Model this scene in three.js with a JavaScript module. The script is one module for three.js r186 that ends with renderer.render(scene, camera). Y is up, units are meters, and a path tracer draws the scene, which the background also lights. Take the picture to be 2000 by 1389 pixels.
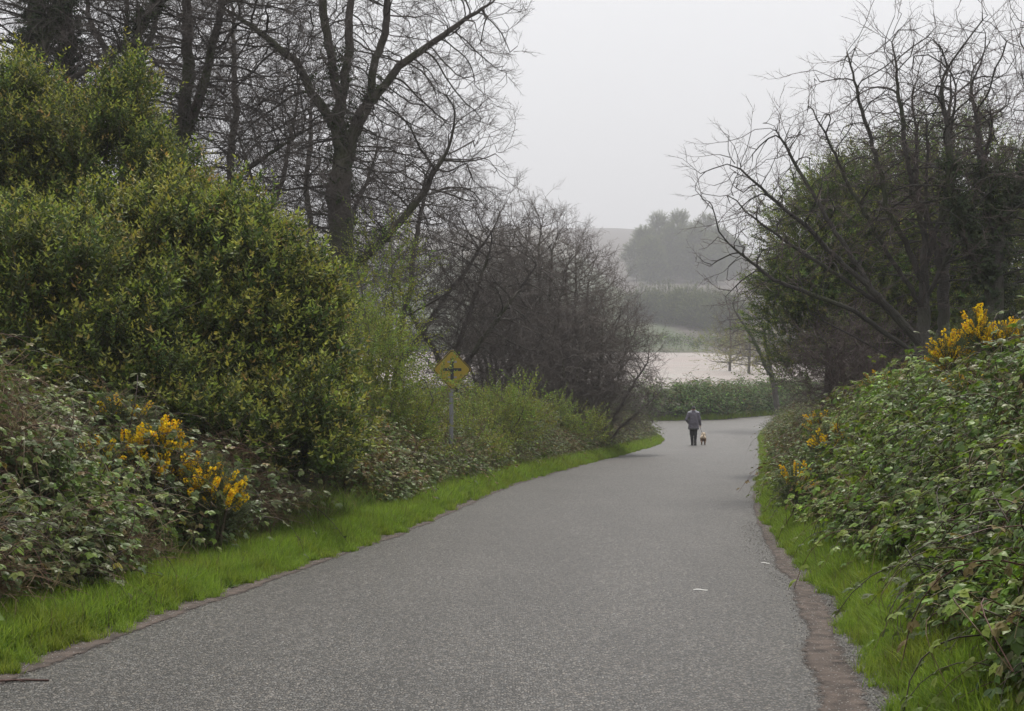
import * as THREE from 'three';
import { createNoise2D, createNoise3D } from 'simplex-noise';

// ---------------------------------------------------------------- camera, sky, sun, exposure
const scene = new THREE.Scene();
const camera = new THREE.PerspectiveCamera(27.86, 1024 / 711, 0.1, 4000);
camera.position.set(0, 1.6, 0);
camera.rotation.set(0.0377, 0, 0);
camera.updateMatrixWorld();

const renderer = new THREE.WebGLRenderer({ antialias: true });
renderer.setSize(1024, 711);
renderer.toneMapping = THREE.LinearToneMapping;
renderer.toneMappingExposure = 1.0;
renderer.shadowMap.enabled = true;

{ // an even overcast sky: a little brighter towards the zenith, the same all the way round
  const w = 64, h = 256, data = new Float32Array(w * h * 4);
  for (let j = 0; j < h; j++) {
    const el = ((j + 0.5) / h - 0.5) * Math.PI, s = Math.max(0, Math.sin(el));
    const l = 0.88 * (1 + 0.7 * s), b = 0.012 + 0.03 * s;
    for (let i = 0; i < w; i++) data.set([l * (1 - b * 0.5), l * (1 - b * 0.2), l * (1 + b), 1], (j * w + i) * 4);
  }
  const sky = new THREE.DataTexture(data, w, h, THREE.RGBAFormat, THREE.FloatType);
  sky.mapping = THREE.EquirectangularReflectionMapping;
  sky.magFilter = sky.minFilter = THREE.LinearFilter;
  sky.needsUpdate = true;
  scene.background = sky; scene.environment = sky;
}
const sun = new THREE.DirectionalLight(new THREE.Color(1, 0.94, 0.84), 3.0);
sun.position.set(22, 150, -130); // ahead of the camera, high, a little to the right, behind thin mist
sun.target.position.set(2, 0, -40);
sun.castShadow = true;
sun.shadow.radius = 13;
sun.shadow.mapSize.set(4096, 4096);
Object.assign(sun.shadow.camera, { left: -70, right: 70, top: 80, bottom: -80, near: 1, far: 500 });
scene.add(sun, sun.target);
scene.fog = new THREE.FogExp2(new THREE.Color(0.97, 0.97, 1.0), 0.0008);

// ---------------------------------------------------------------- helpers
const rngOf = (a) => () => { a |= 0; a = (a + 0x6d2b79f5) | 0; let t = Math.imul(a ^ (a >>> 15), 1 | a); t = (t + Math.imul(t ^ (t >>> 7), 61 | t)) ^ t; return ((t ^ (t >>> 14)) >>> 0) / 4294967296; };
const n2 = createNoise2D(rngOf(11)), n3 = createNoise3D(rngOf(12));
const clamp = (x, a = 0, b = 1) => Math.min(b, Math.max(a, x));
const mix = (a, b, t) => a + (b - a) * t;
const sstep = (a, b, x) => { const t = clamp((x - a) / (b - a)); return t * t * (3 - 2 * t); };
const pw = (pts, x) => { if (x <= pts[0][0]) return pts[0][1]; for (let i = 1; i < pts.length; i++) if (x <= pts[i][0]) return mix(pts[i - 1][1], pts[i][1], (x - pts[i - 1][0]) / (pts[i][0] - pts[i - 1][0])); return pts[pts.length - 1][1]; };
const V = (x, y, z) => new THREE.Vector3(x, y, z);
const gauss = (r) => (r() + r() + r() + r() - 2) * 1.22;
const onSphere = (r) => { const z = r() * 2 - 1, a = r() * 6.2832, q = Math.sqrt(1 - z * z); return V(q * Math.cos(a), z, q * Math.sin(a)); };

const taken = new Map();
function numbered(name) { const n = taken.get(name) ?? 0; taken.set(name, n + 1); return n ? `${name}_${String(n).padStart(3, '0')}` : name; }
function thing(name, label, category, [x, y, z] = [0, 0, 0], group) {
  const o = new THREE.Group(); o.name = numbered(name); o.position.set(x, y, z); o.userData = { label, category };
  if (group) o.userData.group = group;
  scene.add(o); return o;
}
function part(name, geo, mat, parent, kind) {
  const m = new THREE.Mesh(geo, mat); m.name = name; m.castShadow = m.receiveShadow = true;
  if (kind) m.userData.kind = kind;
  parent.add(m); return m;
}
function structure(name, geo, mat, label) { const m = part(numbered(name), geo, mat, scene, 'structure'); if (label) { m.userData.label = label; } return m; }

class Geo { // collects triangles with linear colours
  constructor(uv = false) { this.p = []; this.c = []; this.i = []; this.uv = uv ? [] : null; }
  v(x, y, z, c, u = 0, w = 0) { this.p.push(x, y, z); this.c.push(c[0], c[1], c[2]); if (this.uv) this.uv.push(u, w); return this.p.length / 3 - 1; }
  tri(a, b, c) { this.i.push(a, b, c); }
  tube(pts, rad, sides, col) {
    const n = pts.length; if (n < 2) return;
    let start = -1, along = 0, ref = null;
    const t = V(), s = V(), q = V();
    for (let k = 0; k < n; k++) {
      const a = pts[Math.max(0, k - 1)], b = pts[Math.min(n - 1, k + 1)];
      t.set(b[0] - a[0], b[1] - a[1], b[2] - a[2]).normalize();
      if (!ref) { ref = Math.abs(t.y) < 0.9 ? V(0, 1, 0) : V(1, 0, 0); }
      s.crossVectors(t, ref); if (s.lengthSq() < 1e-6) s.crossVectors(t, V(0.3, 0.5, 0.8)); s.normalize(); q.crossVectors(s, t).normalize(); ref.copy(q);
      if (k) along += Math.hypot(pts[k][0] - pts[k - 1][0], pts[k][1] - pts[k - 1][1], pts[k][2] - pts[k - 1][2]);
      const c = typeof col === 'function' ? col(pts[k], rad[k]) : col;
      const m = this.uv ? sides + 1 : sides, first = this.p.length / 3;
      for (let j = 0; j < m; j++) {
        const an = (j / sides) * 6.28319, cs = Math.cos(an) * rad[k], sn = Math.sin(an) * rad[k];
        this.v(pts[k][0] + s.x * cs + q.x * sn, pts[k][1] + s.y * cs + q.y * sn, pts[k][2] + s.z * cs + q.z * sn, c, j / sides, along);
      }
      if (start >= 0) for (let j = 0; j < sides; j++) { const j2 = this.uv ? j + 1 : (j + 1) % sides; this.tri(start + j, first + j, first + j2); this.tri(start + j, first + j2, start + j2); }
      start = first;
    }
  }
  leaf(o, dir, side, len, wid, c, fold = 0.18, droop = 0.12, wide = 0.42) {
    const nx = dir.y * side.z - dir.z * side.y, ny = dir.z * side.x - dir.x * side.z, nz = dir.x * side.y - dir.y * side.x;
    const at = (l, s, h) => this.v(o[0] + dir.x * l + side.x * s + nx * h, o[1] + dir.y * l + side.y * s + ny * h, o[2] + dir.z * l + side.z * s + nz * h, c);
    const b = at(0, 0, 0), l = at(len * wide, wid / 2, fold * wid), m = at(len * wide * 1.05, 0, 0), r = at(len * wide, -wid / 2, fold * wid), t = at(len, 0, -droop * len);
    this.tri(b, m, l); this.tri(b, r, m); this.tri(m, t, l); this.tri(m, r, t);
  }
  ovate(o, dir, side, len, wid, c, fold = 0.16, droop = 0.2) { // a broad toothed leaf, folded along its rib and curling down
    const nx = dir.y * side.z - dir.z * side.y, ny = dir.z * side.x - dir.x * side.z, nz = dir.x * side.y - dir.y * side.x, prof = [[0, 0], [0.12, 0.62], [0.32, 1], [0.5, 0.88], [0.56, 0.95], [0.78, 0.5], [1, 0]];
    const at = (t, s) => { const l = t * len, q = s * wid / 2, h = fold * Math.abs(q) * 2 - droop * len * t * t - 0.08 * wid * s * s; return this.v(o[0] + dir.x * l + side.x * q + nx * h, o[1] + dir.y * l + side.y * q + ny * h, o[2] + dir.z * l + side.z * q + nz * h, c); };
    let m = at(0, 0), l = m, r = m;
    for (let k = 1; k < prof.length; k++) { const m2 = at(prof[k][0], 0), last = k === prof.length - 1, l2 = last ? m2 : at(prof[k][0], prof[k][1]), r2 = last ? m2 : at(prof[k][0], -prof[k][1]); if (k > 1) { this.tri(m, m2, l); this.tri(m, r, m2); } if (!last) { this.tri(l, m2, l2); this.tri(r, r2, m2); } m = m2; l = l2; r = r2; }
  }
  box(x0, x1, y0, y1, z0, z1, c) {
    const q = [[x0, y0, z0], [x1, y0, z0], [x1, y1, z0], [x0, y1, z0], [x0, y0, z1], [x1, y0, z1], [x1, y1, z1], [x0, y1, z1]];
    for (const f of [[0, 3, 2, 1], [4, 5, 6, 7], [0, 1, 5, 4], [2, 3, 7, 6], [1, 2, 6, 5], [0, 4, 7, 3]]) { const i = f.map((k) => this.v(...q[k], c)); this.tri(i[0], i[1], i[2]); this.tri(i[0], i[2], i[3]); }
  }
  get triangles() { return this.i.length / 3; }
  build(normals = true) {
    const g = new THREE.BufferGeometry();
    g.setAttribute('position', new THREE.Float32BufferAttribute(this.p, 3));
    g.setAttribute('color', new THREE.Float32BufferAttribute(this.c, 3));
    if (this.uv) g.setAttribute('uv', new THREE.Float32BufferAttribute(this.uv, 2));
    g.setIndex(this.i);
    if (normals) g.computeVertexNormals();
    return g;
  }
}
class Scatter { // copies of a few small geometries, each with its own place, direction, size and tint
  constructor(geos) { this.geos = geos; this.m = geos.map(() => []); this.k = geos.map(() => []); this.n = 0; }
  add(r, x, y, z, dir, scale, tint, fat = 1) {
    const g = Math.floor(r() * this.geos.length) % this.geos.length;
    const q = new THREE.Quaternion().setFromUnitVectors(V(0, 1, 0), dir).multiply(new THREE.Quaternion().setFromAxisAngle(V(0, 1, 0), r() * 6.2832));
    const M = new THREE.Matrix4().compose(V(x, y, z), q, V(scale * fat, scale, scale * fat));
    for (const e of M.elements) this.m[g].push(e);
    this.k[g].push(tint[0], tint[1], tint[2]); this.n++;
  }
  build(name, mat, parent) {
    this.geos.forEach((g, a) => {
      const n = this.k[a].length / 3; if (!n) return;
      const o = new THREE.InstancedMesh(g, mat, n);
      o.instanceMatrix = new THREE.InstancedBufferAttribute(new Float32Array(this.m[a]), 16);
      o.instanceColor = new THREE.InstancedBufferAttribute(new Float32Array(this.k[a]), 3);
      o.name = name; o.userData.kind = 'stuff'; o.castShadow = o.receiveShadow = true;
      parent.add(o);
    });
  }
}
// one object of ground cover: the first geometry's copies carry the name, further variants are its parts
function cover(name, label, scatter, mat, category) {
  const g = new THREE.Group(); g.name = numbered(name); g.userData = { label, category, kind: 'stuff' }; scene.add(g);
  scatter.build(name + '_sprays', mat, g); return g;
}

// ---------------------------------------------------------------- materials
function noiseTexture(size, fn, srgb) {
  const d = new Uint8Array(size * size * 4);
  for (let j = 0; j < size; j++) for (let i = 0; i < size; i++) { const c = fn(i, j); const o = (j * size + i) * 4; d[o] = clamp(c[0]) * 255; d[o + 1] = clamp(c[1]) * 255; d[o + 2] = clamp(c[2]) * 255; d[o + 3] = 255; }
  const t = new THREE.DataTexture(d, size, size, THREE.RGBAFormat); t.wrapS = t.wrapT = THREE.RepeatWrapping; t.magFilter = t.minFilter = THREE.LinearFilter;
  if (srgb) t.colorSpace = THREE.SRGBColorSpace;
  t.needsUpdate = true; return t;
}
const toS = (x) => (x <= 0.0031308 ? 12.92 * x : 1.055 * Math.pow(x, 1 / 2.4) - 0.055);
// rolled stone chips: a cell for every chip, its own tone, dark binder in the joints
function chips(size, cells, seed, dark, lo, hi, warm) {
  const r = rngOf(seed), n = cells * cells, cx = new Float32Array(n), cy = new Float32Array(n), tone = new Float32Array(n), hue = new Float32Array(n);
  for (let k = 0; k < n; k++) { cx[k] = r(); cy[k] = r(); tone[k] = mix(lo, hi, Math.pow(r(), 1.7)); hue[k] = (r() - 0.5) * warm; }
  const cell = size / cells, hgt = new Float32Array(size * size), col = new Float32Array(size * size * 2);
  for (let j = 0; j < size; j++) for (let i = 0; i < size; i++) {
    const u = i / cell, v = j / cell, iu = Math.floor(u), iv = Math.floor(v); let f1 = 9, f2 = 9, id = 0;
    for (let b = -1; b <= 1; b++) for (let a = -1; a <= 1; a++) {
      const k = ((iv + b + cells) % cells) * cells + ((iu + a + cells) % cells), dx = iu + a + cx[k] - u, dy = iv + b + cy[k] - v, q = dx * dx + dy * dy;
      if (q < f1) { f2 = f1; f1 = q; id = k; } else if (q < f2) f2 = q;
    }
    const e = sstep(0.02, 0.3, Math.sqrt(f2) - Math.sqrt(f1)), o = j * size + i;
    hgt[o] = e; col[o * 2] = mix(dark, tone[id], e); col[o * 2 + 1] = hue[id] * e;
  }
  return {
    map: noiseTexture(size, (i, j) => { const o = (j * size + i) * 2, t = col[o], h = col[o + 1]; return [toS(t * (1.06 + h)), toS(t), toS(t * (0.92 - h))]; }, true),
    bump: noiseTexture(size, (i, j) => { const h = hgt[j * size + i]; return [h, h, h]; }),
  };
}
const fbm = (x, y, o = 4) => { let s = 0, a = 0.5; for (let k = 0; k < o; k++) { s += a * n2(x, y); x = x * 2.03 + 7.1; y = y * 2.03 - 3.3; a *= 0.5; } return s; };

const roadTex = chips(1024, 156, 5, 0.012, 0.02, 0.30, 0.16);
for (const t of [roadTex.map, roadTex.bump]) t.repeat.set(1 / 2.6, 1 / 2.6);
const M = {
  road: new THREE.MeshStandardMaterial({ name: 'chip_seal', map: roadTex.map, bumpMap: roadTex.bump, bumpScale: 0.006, roughness: 0.5, vertexColors: true }),
  leaf: new THREE.MeshPhysicalMaterial({ name: 'leaf', vertexColors: true, roughness: 0.95, transmission: 0.4, thickness: 0, clearcoat: 0.28, clearcoatRoughness: 0.42, specularIntensity: 0.25, side: THREE.DoubleSide }),
  gloss: new THREE.MeshPhysicalMaterial({ name: 'glossy_leaf', vertexColors: true, roughness: 0.95, transmission: 0.38, thickness: 0, clearcoat: 0.42, clearcoatRoughness: 0.36, specularIntensity: 0.3, side: THREE.DoubleSide }),
  grass: new THREE.MeshPhysicalMaterial({ name: 'grass_blade', vertexColors: true, roughness: 0.95, transmission: 0.45, thickness: 0, clearcoat: 0.15, clearcoatRoughness: 0.4, specularIntensity: 0.25, side: THREE.DoubleSide }),
  petal: new THREE.MeshPhysicalMaterial({ name: 'petal', vertexColors: true, roughness: 0.95, transmission: 0.35, thickness: 0, specularIntensity: 0.2, side: THREE.DoubleSide }),
  twig: new THREE.MeshStandardMaterial({ name: 'twig', vertexColors: true, roughness: 0.75 }),
  soil: new THREE.MeshStandardMaterial({ name: 'soil', vertexColors: true, roughness: 0.95 }),
  cloth: new THREE.MeshStandardMaterial({ name: 'cloth', vertexColors: true, roughness: 0.85 }),
  fur: new THREE.MeshStandardMaterial({ name: 'fur', vertexColors: true, roughness: 0.9 }),
};
{
  const bark = noiseTexture(256, (i, j) => { const a = (i / 256) * 6.2832; const h = 0.5 + 0.55 * n3(Math.cos(a) * 2.2, Math.sin(a) * 2.2, j * 0.02) * 0.6 + 0.4 * n3(Math.cos(a) * 7, Math.sin(a) * 7, j * 0.09); return [h, h, h]; });
  bark.repeat.set(1, 0.7);
  M.bark = new THREE.MeshStandardMaterial({ name: 'bark', vertexColors: true, roughness: 0.9, bumpMap: bark, bumpScale: 0.02 });
  const soil = noiseTexture(512, (i, j) => { const h = 0.62 + 0.5 * fbm(i * 0.02, j * 0.02, 5) + 0.25 * n2(i * 0.31, j * 0.31); return [h, h, h]; });
  M.soil.map = soil; M.soil.bumpMap = soil; M.soil.bumpScale = 0.015; soil.repeat.set(0.4, 0.4);
}

// ---------------------------------------------------------------- the lie of the land (x to the right, d = distance ahead, z = -d)
const curve = (pts, step) => {
  const c = new THREE.CatmullRomCurve3(pts.map(([x, d]) => V(x, 0, d)), false, 'centripetal'), n = Math.ceil(c.getLength() / step), out = [];
  for (let k = 0; k <= n; k++) { const p = c.getPointAt(k / n); out.push([p.x, p.z]); }
  return out;
};
const LEFT = curve([[-3.4, -8], [-3.25, 4], [-3.07, 8.6], [-2.7, 11.2], [-2.3, 13.9], [-1.78, 16.7], [-1.38, 19.2], [-0.86, 23.6], [0.1, 30.9], [1.4, 38], [3.4, 48], [5.35, 58], [6.8, 65.5], [7.25, 69.5], [6.6, 73], [3.5, 75.5], [-2, 77], [-12, 78.5], [-40, 81]], 0.5);
const RIGHT = curve([[1.6, -8], [1.8, 4], [2.1, 8], [2.4, 10], [2.65, 11.9], [2.87, 14.2], [3.19, 17.1], [3.6, 20.2], [4.17, 24.1], [5.85, 33.9], [7.1, 40.7], [9.0, 52], [10.9, 63], [12.4, 72], [14.0, 79], [16.6, 86], [21, 93], [29, 101], [48, 114]], 0.5);
const FAR = curve([[-40, 92], [-10, 91.4], [6, 91.3], [11, 91.8], [13.6, 93.2], [15.6, 96], [18, 99.5], [24, 106], [48, 124]], 0.5);
function signed(line, x, d) { // distance to an edge, positive on its left-hand side going along it
  let best = 1e9, sign = 1;
  for (let k = 1; k < line.length; k++) {
    const a = line[k - 1], b = line[k], ux = b[0] - a[0], ud = b[1] - a[1], t = clamp(((x - a[0]) * ux + (d - a[1]) * ud) / (ux * ux + ud * ud));
    const ex = x - a[0] - t * ux, ed = d - a[1] - t * ud, q = ex * ex + ed * ed;
    if (q < best) { best = q; sign = ux * ed - ud * ex > 0 ? 1 : -1; }
  }
  return Math.sqrt(best) * sign;
}
const sLeft = (x, d) => signed(LEFT, x, d), sRight = (x, d) => -signed(RIGHT, x, d), sFar = (x, d) => signed(FAR, x, d);
const PROFILE = [[-50, 0], [60, 0], [66, 0.06], [74, 0.3], [84, 0.65], [92, 0.9], [102, 1.3], [300, 13.5], [340, 18], [640, 60], [1500, 193], [1650, 200], [2100, 200]];
function rise(x, d) { let y = pw(PROFILE, d); if (d > 640) y -= sstep(640, 1500, d) * 0.3 * Math.max(0, x - 125); return y; }
const BANK_L = [[0, 1.0], [12, 1.15], [16, 0.85], [24, 0.7], [32, 0.95], [45, 1.15], [60, 1.0], [70, 0.7]];
const BANK_R = [[0, 1.15], [12, 1.15], [20, 1.1], [28, 1.0], [42, 0.75], [60, 0.6], [80, 0.5]];
function height(x, d) {
  let y = rise(x, d);
  const l = d < 90 ? sLeft(x, d) : -9, r = d < 118 ? sRight(x, d) : -9, f = d > 60 ? sFar(x, d) : -9;
  const s = Math.max(l, r, f), along = Math.min(d, 80);
  if (s < 0) return y - 0.06 * sstep(0, 0.35, -s);
  y += 0.05 * sstep(0, 0.3, s) + 0.05 * n2(x * 0.8, d * 0.8) * sstep(0.3, 1.5, s);
  if (l === s) y += pw(BANK_L, along) * sstep(0.75, 2.9, s) + 0.02 * Math.max(0, Math.min(s, 20) - 3);
  else if (r === s) y += pw(BANK_R, along) * sstep(0.55, 2.3, s) + 0.03 * Math.max(0, Math.min(s, 20) - 2.5);
  else y += 0.7 * sstep(0.5, 2, s) * (1 - sstep(4, 9, s));
  return y + 0.15 * n2(x * 0.23, d * 0.23) * sstep(1.5, 4, s);
}
function lines(a, parts) { const out = [a]; for (const [to, step] of parts) while (out[out.length - 1] < to) out.push(Math.min(to, out[out.length - 1] + step)); return out; }
function sheet(xs, ds, lift, color, uvScale = 1) {
  const g = new Geo(true), nx = xs.length;
  for (const d of ds) for (const x of xs) { const y = height(x, d) + lift; g.v(x, y, -d, color(x, d, y), x * uvScale, d * uvScale); }
  for (let j = 0; j + 1 < ds.length; j++) for (let i = 0; i + 1 < nx; i++) { const a = j * nx + i; g.tri(a, a + 1, a + nx + 1); g.tri(a, a + nx + 1, a + nx); }
  return g.build();
}
const litter = (x, d) => { const t = 0.5 + 0.5 * n2(x * 0.7, d * 0.7), u = 0.5 + 0.5 * n2(x * 2.9 + 5, d * 2.9); return [mix(0.05, 0.11, t * 0.6 + u * 0.4), mix(0.045, 0.085, t), mix(0.022, 0.045, u)]; };
const pastureWithHaze = (x, d) => { const h = d > 830 + 40 * n2(x * 0.008, 2) ? 1 : 0; const t = 0.5 + 0.5 * n2(x * 0.05, d * 0.05), u = 0.5 + 0.5 * n2(x * 0.6, d * 0.6); return [mix(mix(0.09, 0.12, t), 0.3, h), mix(mix(0.11, 0.14, u), 0.28, h), mix(0.055, 0.22, h)]; };  // past the boundary the hill is painted paler, haze put into its colour
const tilled = (x, d) => { const t = 0.5 + 0.5 * n2(x * 0.06, d * 0.12), u = 0.5 + 0.5 * n2(x * 0.5, d * 1.6); return [mix(0.46, 0.58, t * 0.6 + u * 0.4), mix(0.41, 0.52, t), mix(0.38, 0.48, t)]; };
structure('ground', sheet(
  lines(-500, [[-60, 20], [-20, 4], [-8, 0.8], [14, 0.25], [24, 0.8], [70, 4], [900, 20]]),
  lines(-12, [[6, 2], [30, 0.25], [72, 0.45], [110, 0.8], [320, 4], [660, 20], [2000, 50]]), 0,
  (x, d) => (d > 104 && sFar(x, Math.min(d, 123)) > 3 ? (d < 300 + 6 * n2(x * 0.02, 4) ? tilled(x, d) : pastureWithHaze(x, d)) : Math.max(sLeft(x, d), sRight(x, d)) < 0.28 ? [0.125, 0.105, 0.088] : litter(x, d))), M.soil);
{ // the carriageway: row by row between its edges, widening into the junction
  const atD = (line, d) => { for (let k = 1; k < line.length; k++) if (line[k - 1][1] <= d && line[k][1] >= d) return mix(line[k - 1][0], line[k][0], (d - line[k - 1][1]) / Math.max(1e-6, line[k][1] - line[k - 1][1])); return null; };
  const g = new Geo(true), nx = 25; let rows = 0;
  for (const d of lines(-6, [[30, 0.3], [70, 0.5], [112, 0.5]])) {
    let a = d < 81 ? atD(LEFT, d) : d < 91.3 ? -40 : null, b = atD(RIGHT, d);
    if (a === null) { for (let k = FAR.length - 1; k > 0; k--) if (FAR[k - 1][1] <= d && FAR[k][1] > d) { a = mix(FAR[k - 1][0], FAR[k][0], (d - FAR[k - 1][1]) / (FAR[k][1] - FAR[k - 1][1])); break; } }
    if (d > 69.5 && d < 81) { let best = 99; for (let k = 1; k < LEFT.length; k++) if (LEFT[k][1] >= d && LEFT[k - 1][1] <= d) best = LEFT[k][0]; a = best === 99 ? -40 : best; }
    a += 0.06 * n2(3, d * 1.7) + 0.03 * n2(9, d * 6); b += 0.05 * n2(7, d * 1.5) + 0.03 * n2(1, d * 6);
    for (let i = 0; i < nx; i++) {
      const u = i / (nx - 1), x = mix(a, b, u), w = x - mix(a, b, 0.5);
      const track = Math.exp(-Math.pow((Math.abs(w) - 0.85) / 0.4, 2)); // wheel paths, polished stone
      const patch = 0.2 * fbm(x * 0.5, d * 0.22, 4) + 0.05 * n2(x * 2.2, d * 1.1);
      const t = 0.74 + 0.06 * track + 0.85 * patch;
      g.v(x, rise(x, d) + 0.006, -d, [t * 1.0, t * 0.985, t * 0.965], x, d);
    }
    if (rows++) for (let i = 0; i + 1 < nx; i++) { const o = (rows - 2) * nx + i; g.tri(o, o + 1, o + nx + 1); g.tri(o, o + nx + 1, o + nx); }
  }
  structure('road', g.build(), M.road);
}
{ // washed-down soil along the right-hand edge, thinning with distance; a thin line of it on the left
  const strip = (line, side, inner, outer, d1, seed) => {
    const g = new Geo(true), cross = []; let rows = 0;
    const fine = curve(line.filter(([, d]) => d > -6 && d < d1 + 2).filter((_, k) => k % 4 === 0), 0.08);
    for (let k = 1; k < fine.length; k++) {
      const [x, d] = fine[k], ux = x - fine[k - 1][0], ud = d - fine[k - 1][1], q = Math.hypot(ux, ud), nx = side * ud / q, nd = -side * ux / q;
      const wob = 0.05 * n2(seed, d * 0.4);
      const a = inner(d) + wob, b = Math.max(a + 0.01, outer(d) + 0.04 * n2(seed + 2, d * 0.5));
      for (let i = 0; i < 6; i++) {
        const s = mix(a, b, i / 5), X = x + nx * s, D = d + nd * s, t = 0.85 + 0.15 * n2(X * 3, D * 3) + 0.12 * n2(X * 13, D * 13);
        g.v(X, rise(X, D) + (i === 0 || i === 5 ? 0.004 : 0.012), -D, [0.14 * t, 0.106 * t, 0.088 * t], X, D); cross.push(i / 5, d);
      }
      if (rows++) for (let i = 0; i < 5; i++) { const o = (rows - 2) * 6 + i; g.tri(o, o + 1, o + 7); g.tri(o, o + 7, o + 6); }
    }
    const b = g.build(); b.setAttribute('uv1', new THREE.Float32BufferAttribute(cross, 2)); return b;
  };
  const ragged = noiseTexture(1024, (i, j) => { const u = i / 1024, a = (j / 1024) * 6.28319, e = Math.min(1.7, 4 * Math.min(u, 1 - u)), h = e + 0.3 * n3(Math.cos(a) * 5, Math.sin(a) * 5, u * 2) + 0.1 * n3(Math.cos(a) * 26, Math.sin(a) * 26, u * 9) + 0.42 * n3(Math.cos(a) * 90, Math.sin(a) * 90, u * 30); return [h > 0.78 ? 1 : 0, h > 0.78 ? 1 : 0, h > 0.78 ? 1 : 0]; });
  ragged.channel = 1; ragged.repeat.set(1, 1 / 6);
  M.washed = M.soil.clone(); M.washed.name = 'washed_soil'; M.washed.bumpScale = 0.009; M.washed.alphaMap = ragged; M.washed.alphaTest = 0.5;
  structure('soil_strip', strip(RIGHT, 1, (d) => pw([[6, -0.50], [9, -0.40], [13, -0.24], [20, -0.14], [40, -0.06]], d) - 0.05, (d) => pw([[6, -0.1], [9, -0.08], [13, 0.02], [20, 0.06]], d), 34, 21), M.washed);
  structure('soil_strip', strip(LEFT, -1, (d) => pw([[6, -0.2], [12, -0.13], [30, -0.06]], d) - 0.05, () => 0.1, 40, 31), M.washed);
}
console.log('land');

// ---------------------------------------------------------------- plants: small building pieces
function shoot(seed, { len, leaves, leafLen, leafWid, stem, from = 0.1, rise: up = 0.9, cols, tip, bend = 0.15, fold = 0.18, stemR = 0.004, side = 0 }) {
  const r = rngOf(seed), g = new Geo(), pts = [], rad = [], bx = (r() - 0.5) * bend * 2, bz = (r() - 0.5) * bend * 2;
  for (let k = 0; k <= 5; k++) { const t = k / 5; pts.push([bx * t * t * len, t * len, bz * t * t * len]); rad.push(stemR * (1 - 0.75 * t)); }
  g.tube(pts, rad, 3, stem);
  for (let k = 0; k < leaves; k++) {
    const t = mix(from, 1, (k + r() * 0.6) / leaves), o = [bx * t * t * len, t * len, bz * t * t * len], a = k * 2.4 + r() * 0.9;
    const dir = V(Math.cos(a), up * (0.6 + 0.8 * r()), Math.sin(a)).normalize(), sd = V().crossVectors(dir, V(r() - 0.5, 1, r() - 0.5)).normalize();
    const c0 = cols[Math.floor(r() * cols.length)], c = tip && t > 0.72 ? tip : c0, v = 0.8 + 0.4 * r(), s = (0.7 + 0.5 * r()) * (t > 0.85 ? 0.75 : 1);
    g.leaf(o, dir, sd, leafLen * s, leafWid * s, [c[0] * v, c[1] * v, c[2] * v], fold, 0.1 + 0.15 * r());
  }
  return g.build();
}
const variants = (n, f) => Array.from({ length: n }, (_, k) => f(k));
const WILLOW = variants(6, (k) => shoot(100 + k, { len: 0.44, leaves: 17, leafLen: 0.078, leafWid: 0.034, stem: [0.1, 0.085, 0.04], cols: [[0.07, 0.105, 0.02], [0.095, 0.13, 0.022], [0.055, 0.085, 0.02]], tip: k === 3 ? [0.3, 0.24, 0.06] : [0.27, 0.3, 0.045], rise: 0.55, bend: 0.3 }));
const HAW = variants(4, (k) => shoot(130 + k, { len: 0.45, leaves: 13, leafLen: 0.05, leafWid: 0.036, stem: [0.085, 0.075, 0.06], cols: [[0.24, 0.3, 0.05], [0.18, 0.245, 0.042], [0.28, 0.32, 0.055]], up: 0.7, bend: 0.3, rise: 0.6, stemR: 0.0035 }));
const EVER = variants(4, (k) => shoot(150 + k, { len: 0.5, leaves: 30, leafLen: 0.07, leafWid: 0.026, stem: [0.07, 0.06, 0.045], cols: [[0.1, 0.145, 0.034], [0.115, 0.165, 0.036], [0.085, 0.125, 0.034]], tip: [0.22, 0.27, 0.055], rise: 0.5, bend: 0.35 }));
const IVY = variants(3, (k) => shoot(170 + k, { len: 0.3, leaves: 14, leafLen: 0.06, leafWid: 0.055, stem: [0.07, 0.06, 0.04], cols: [[0.035, 0.055, 0.02], [0.05, 0.075, 0.022], [0.03, 0.045, 0.018]], rise: 0.1, bend: 0.4 }));
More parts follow.
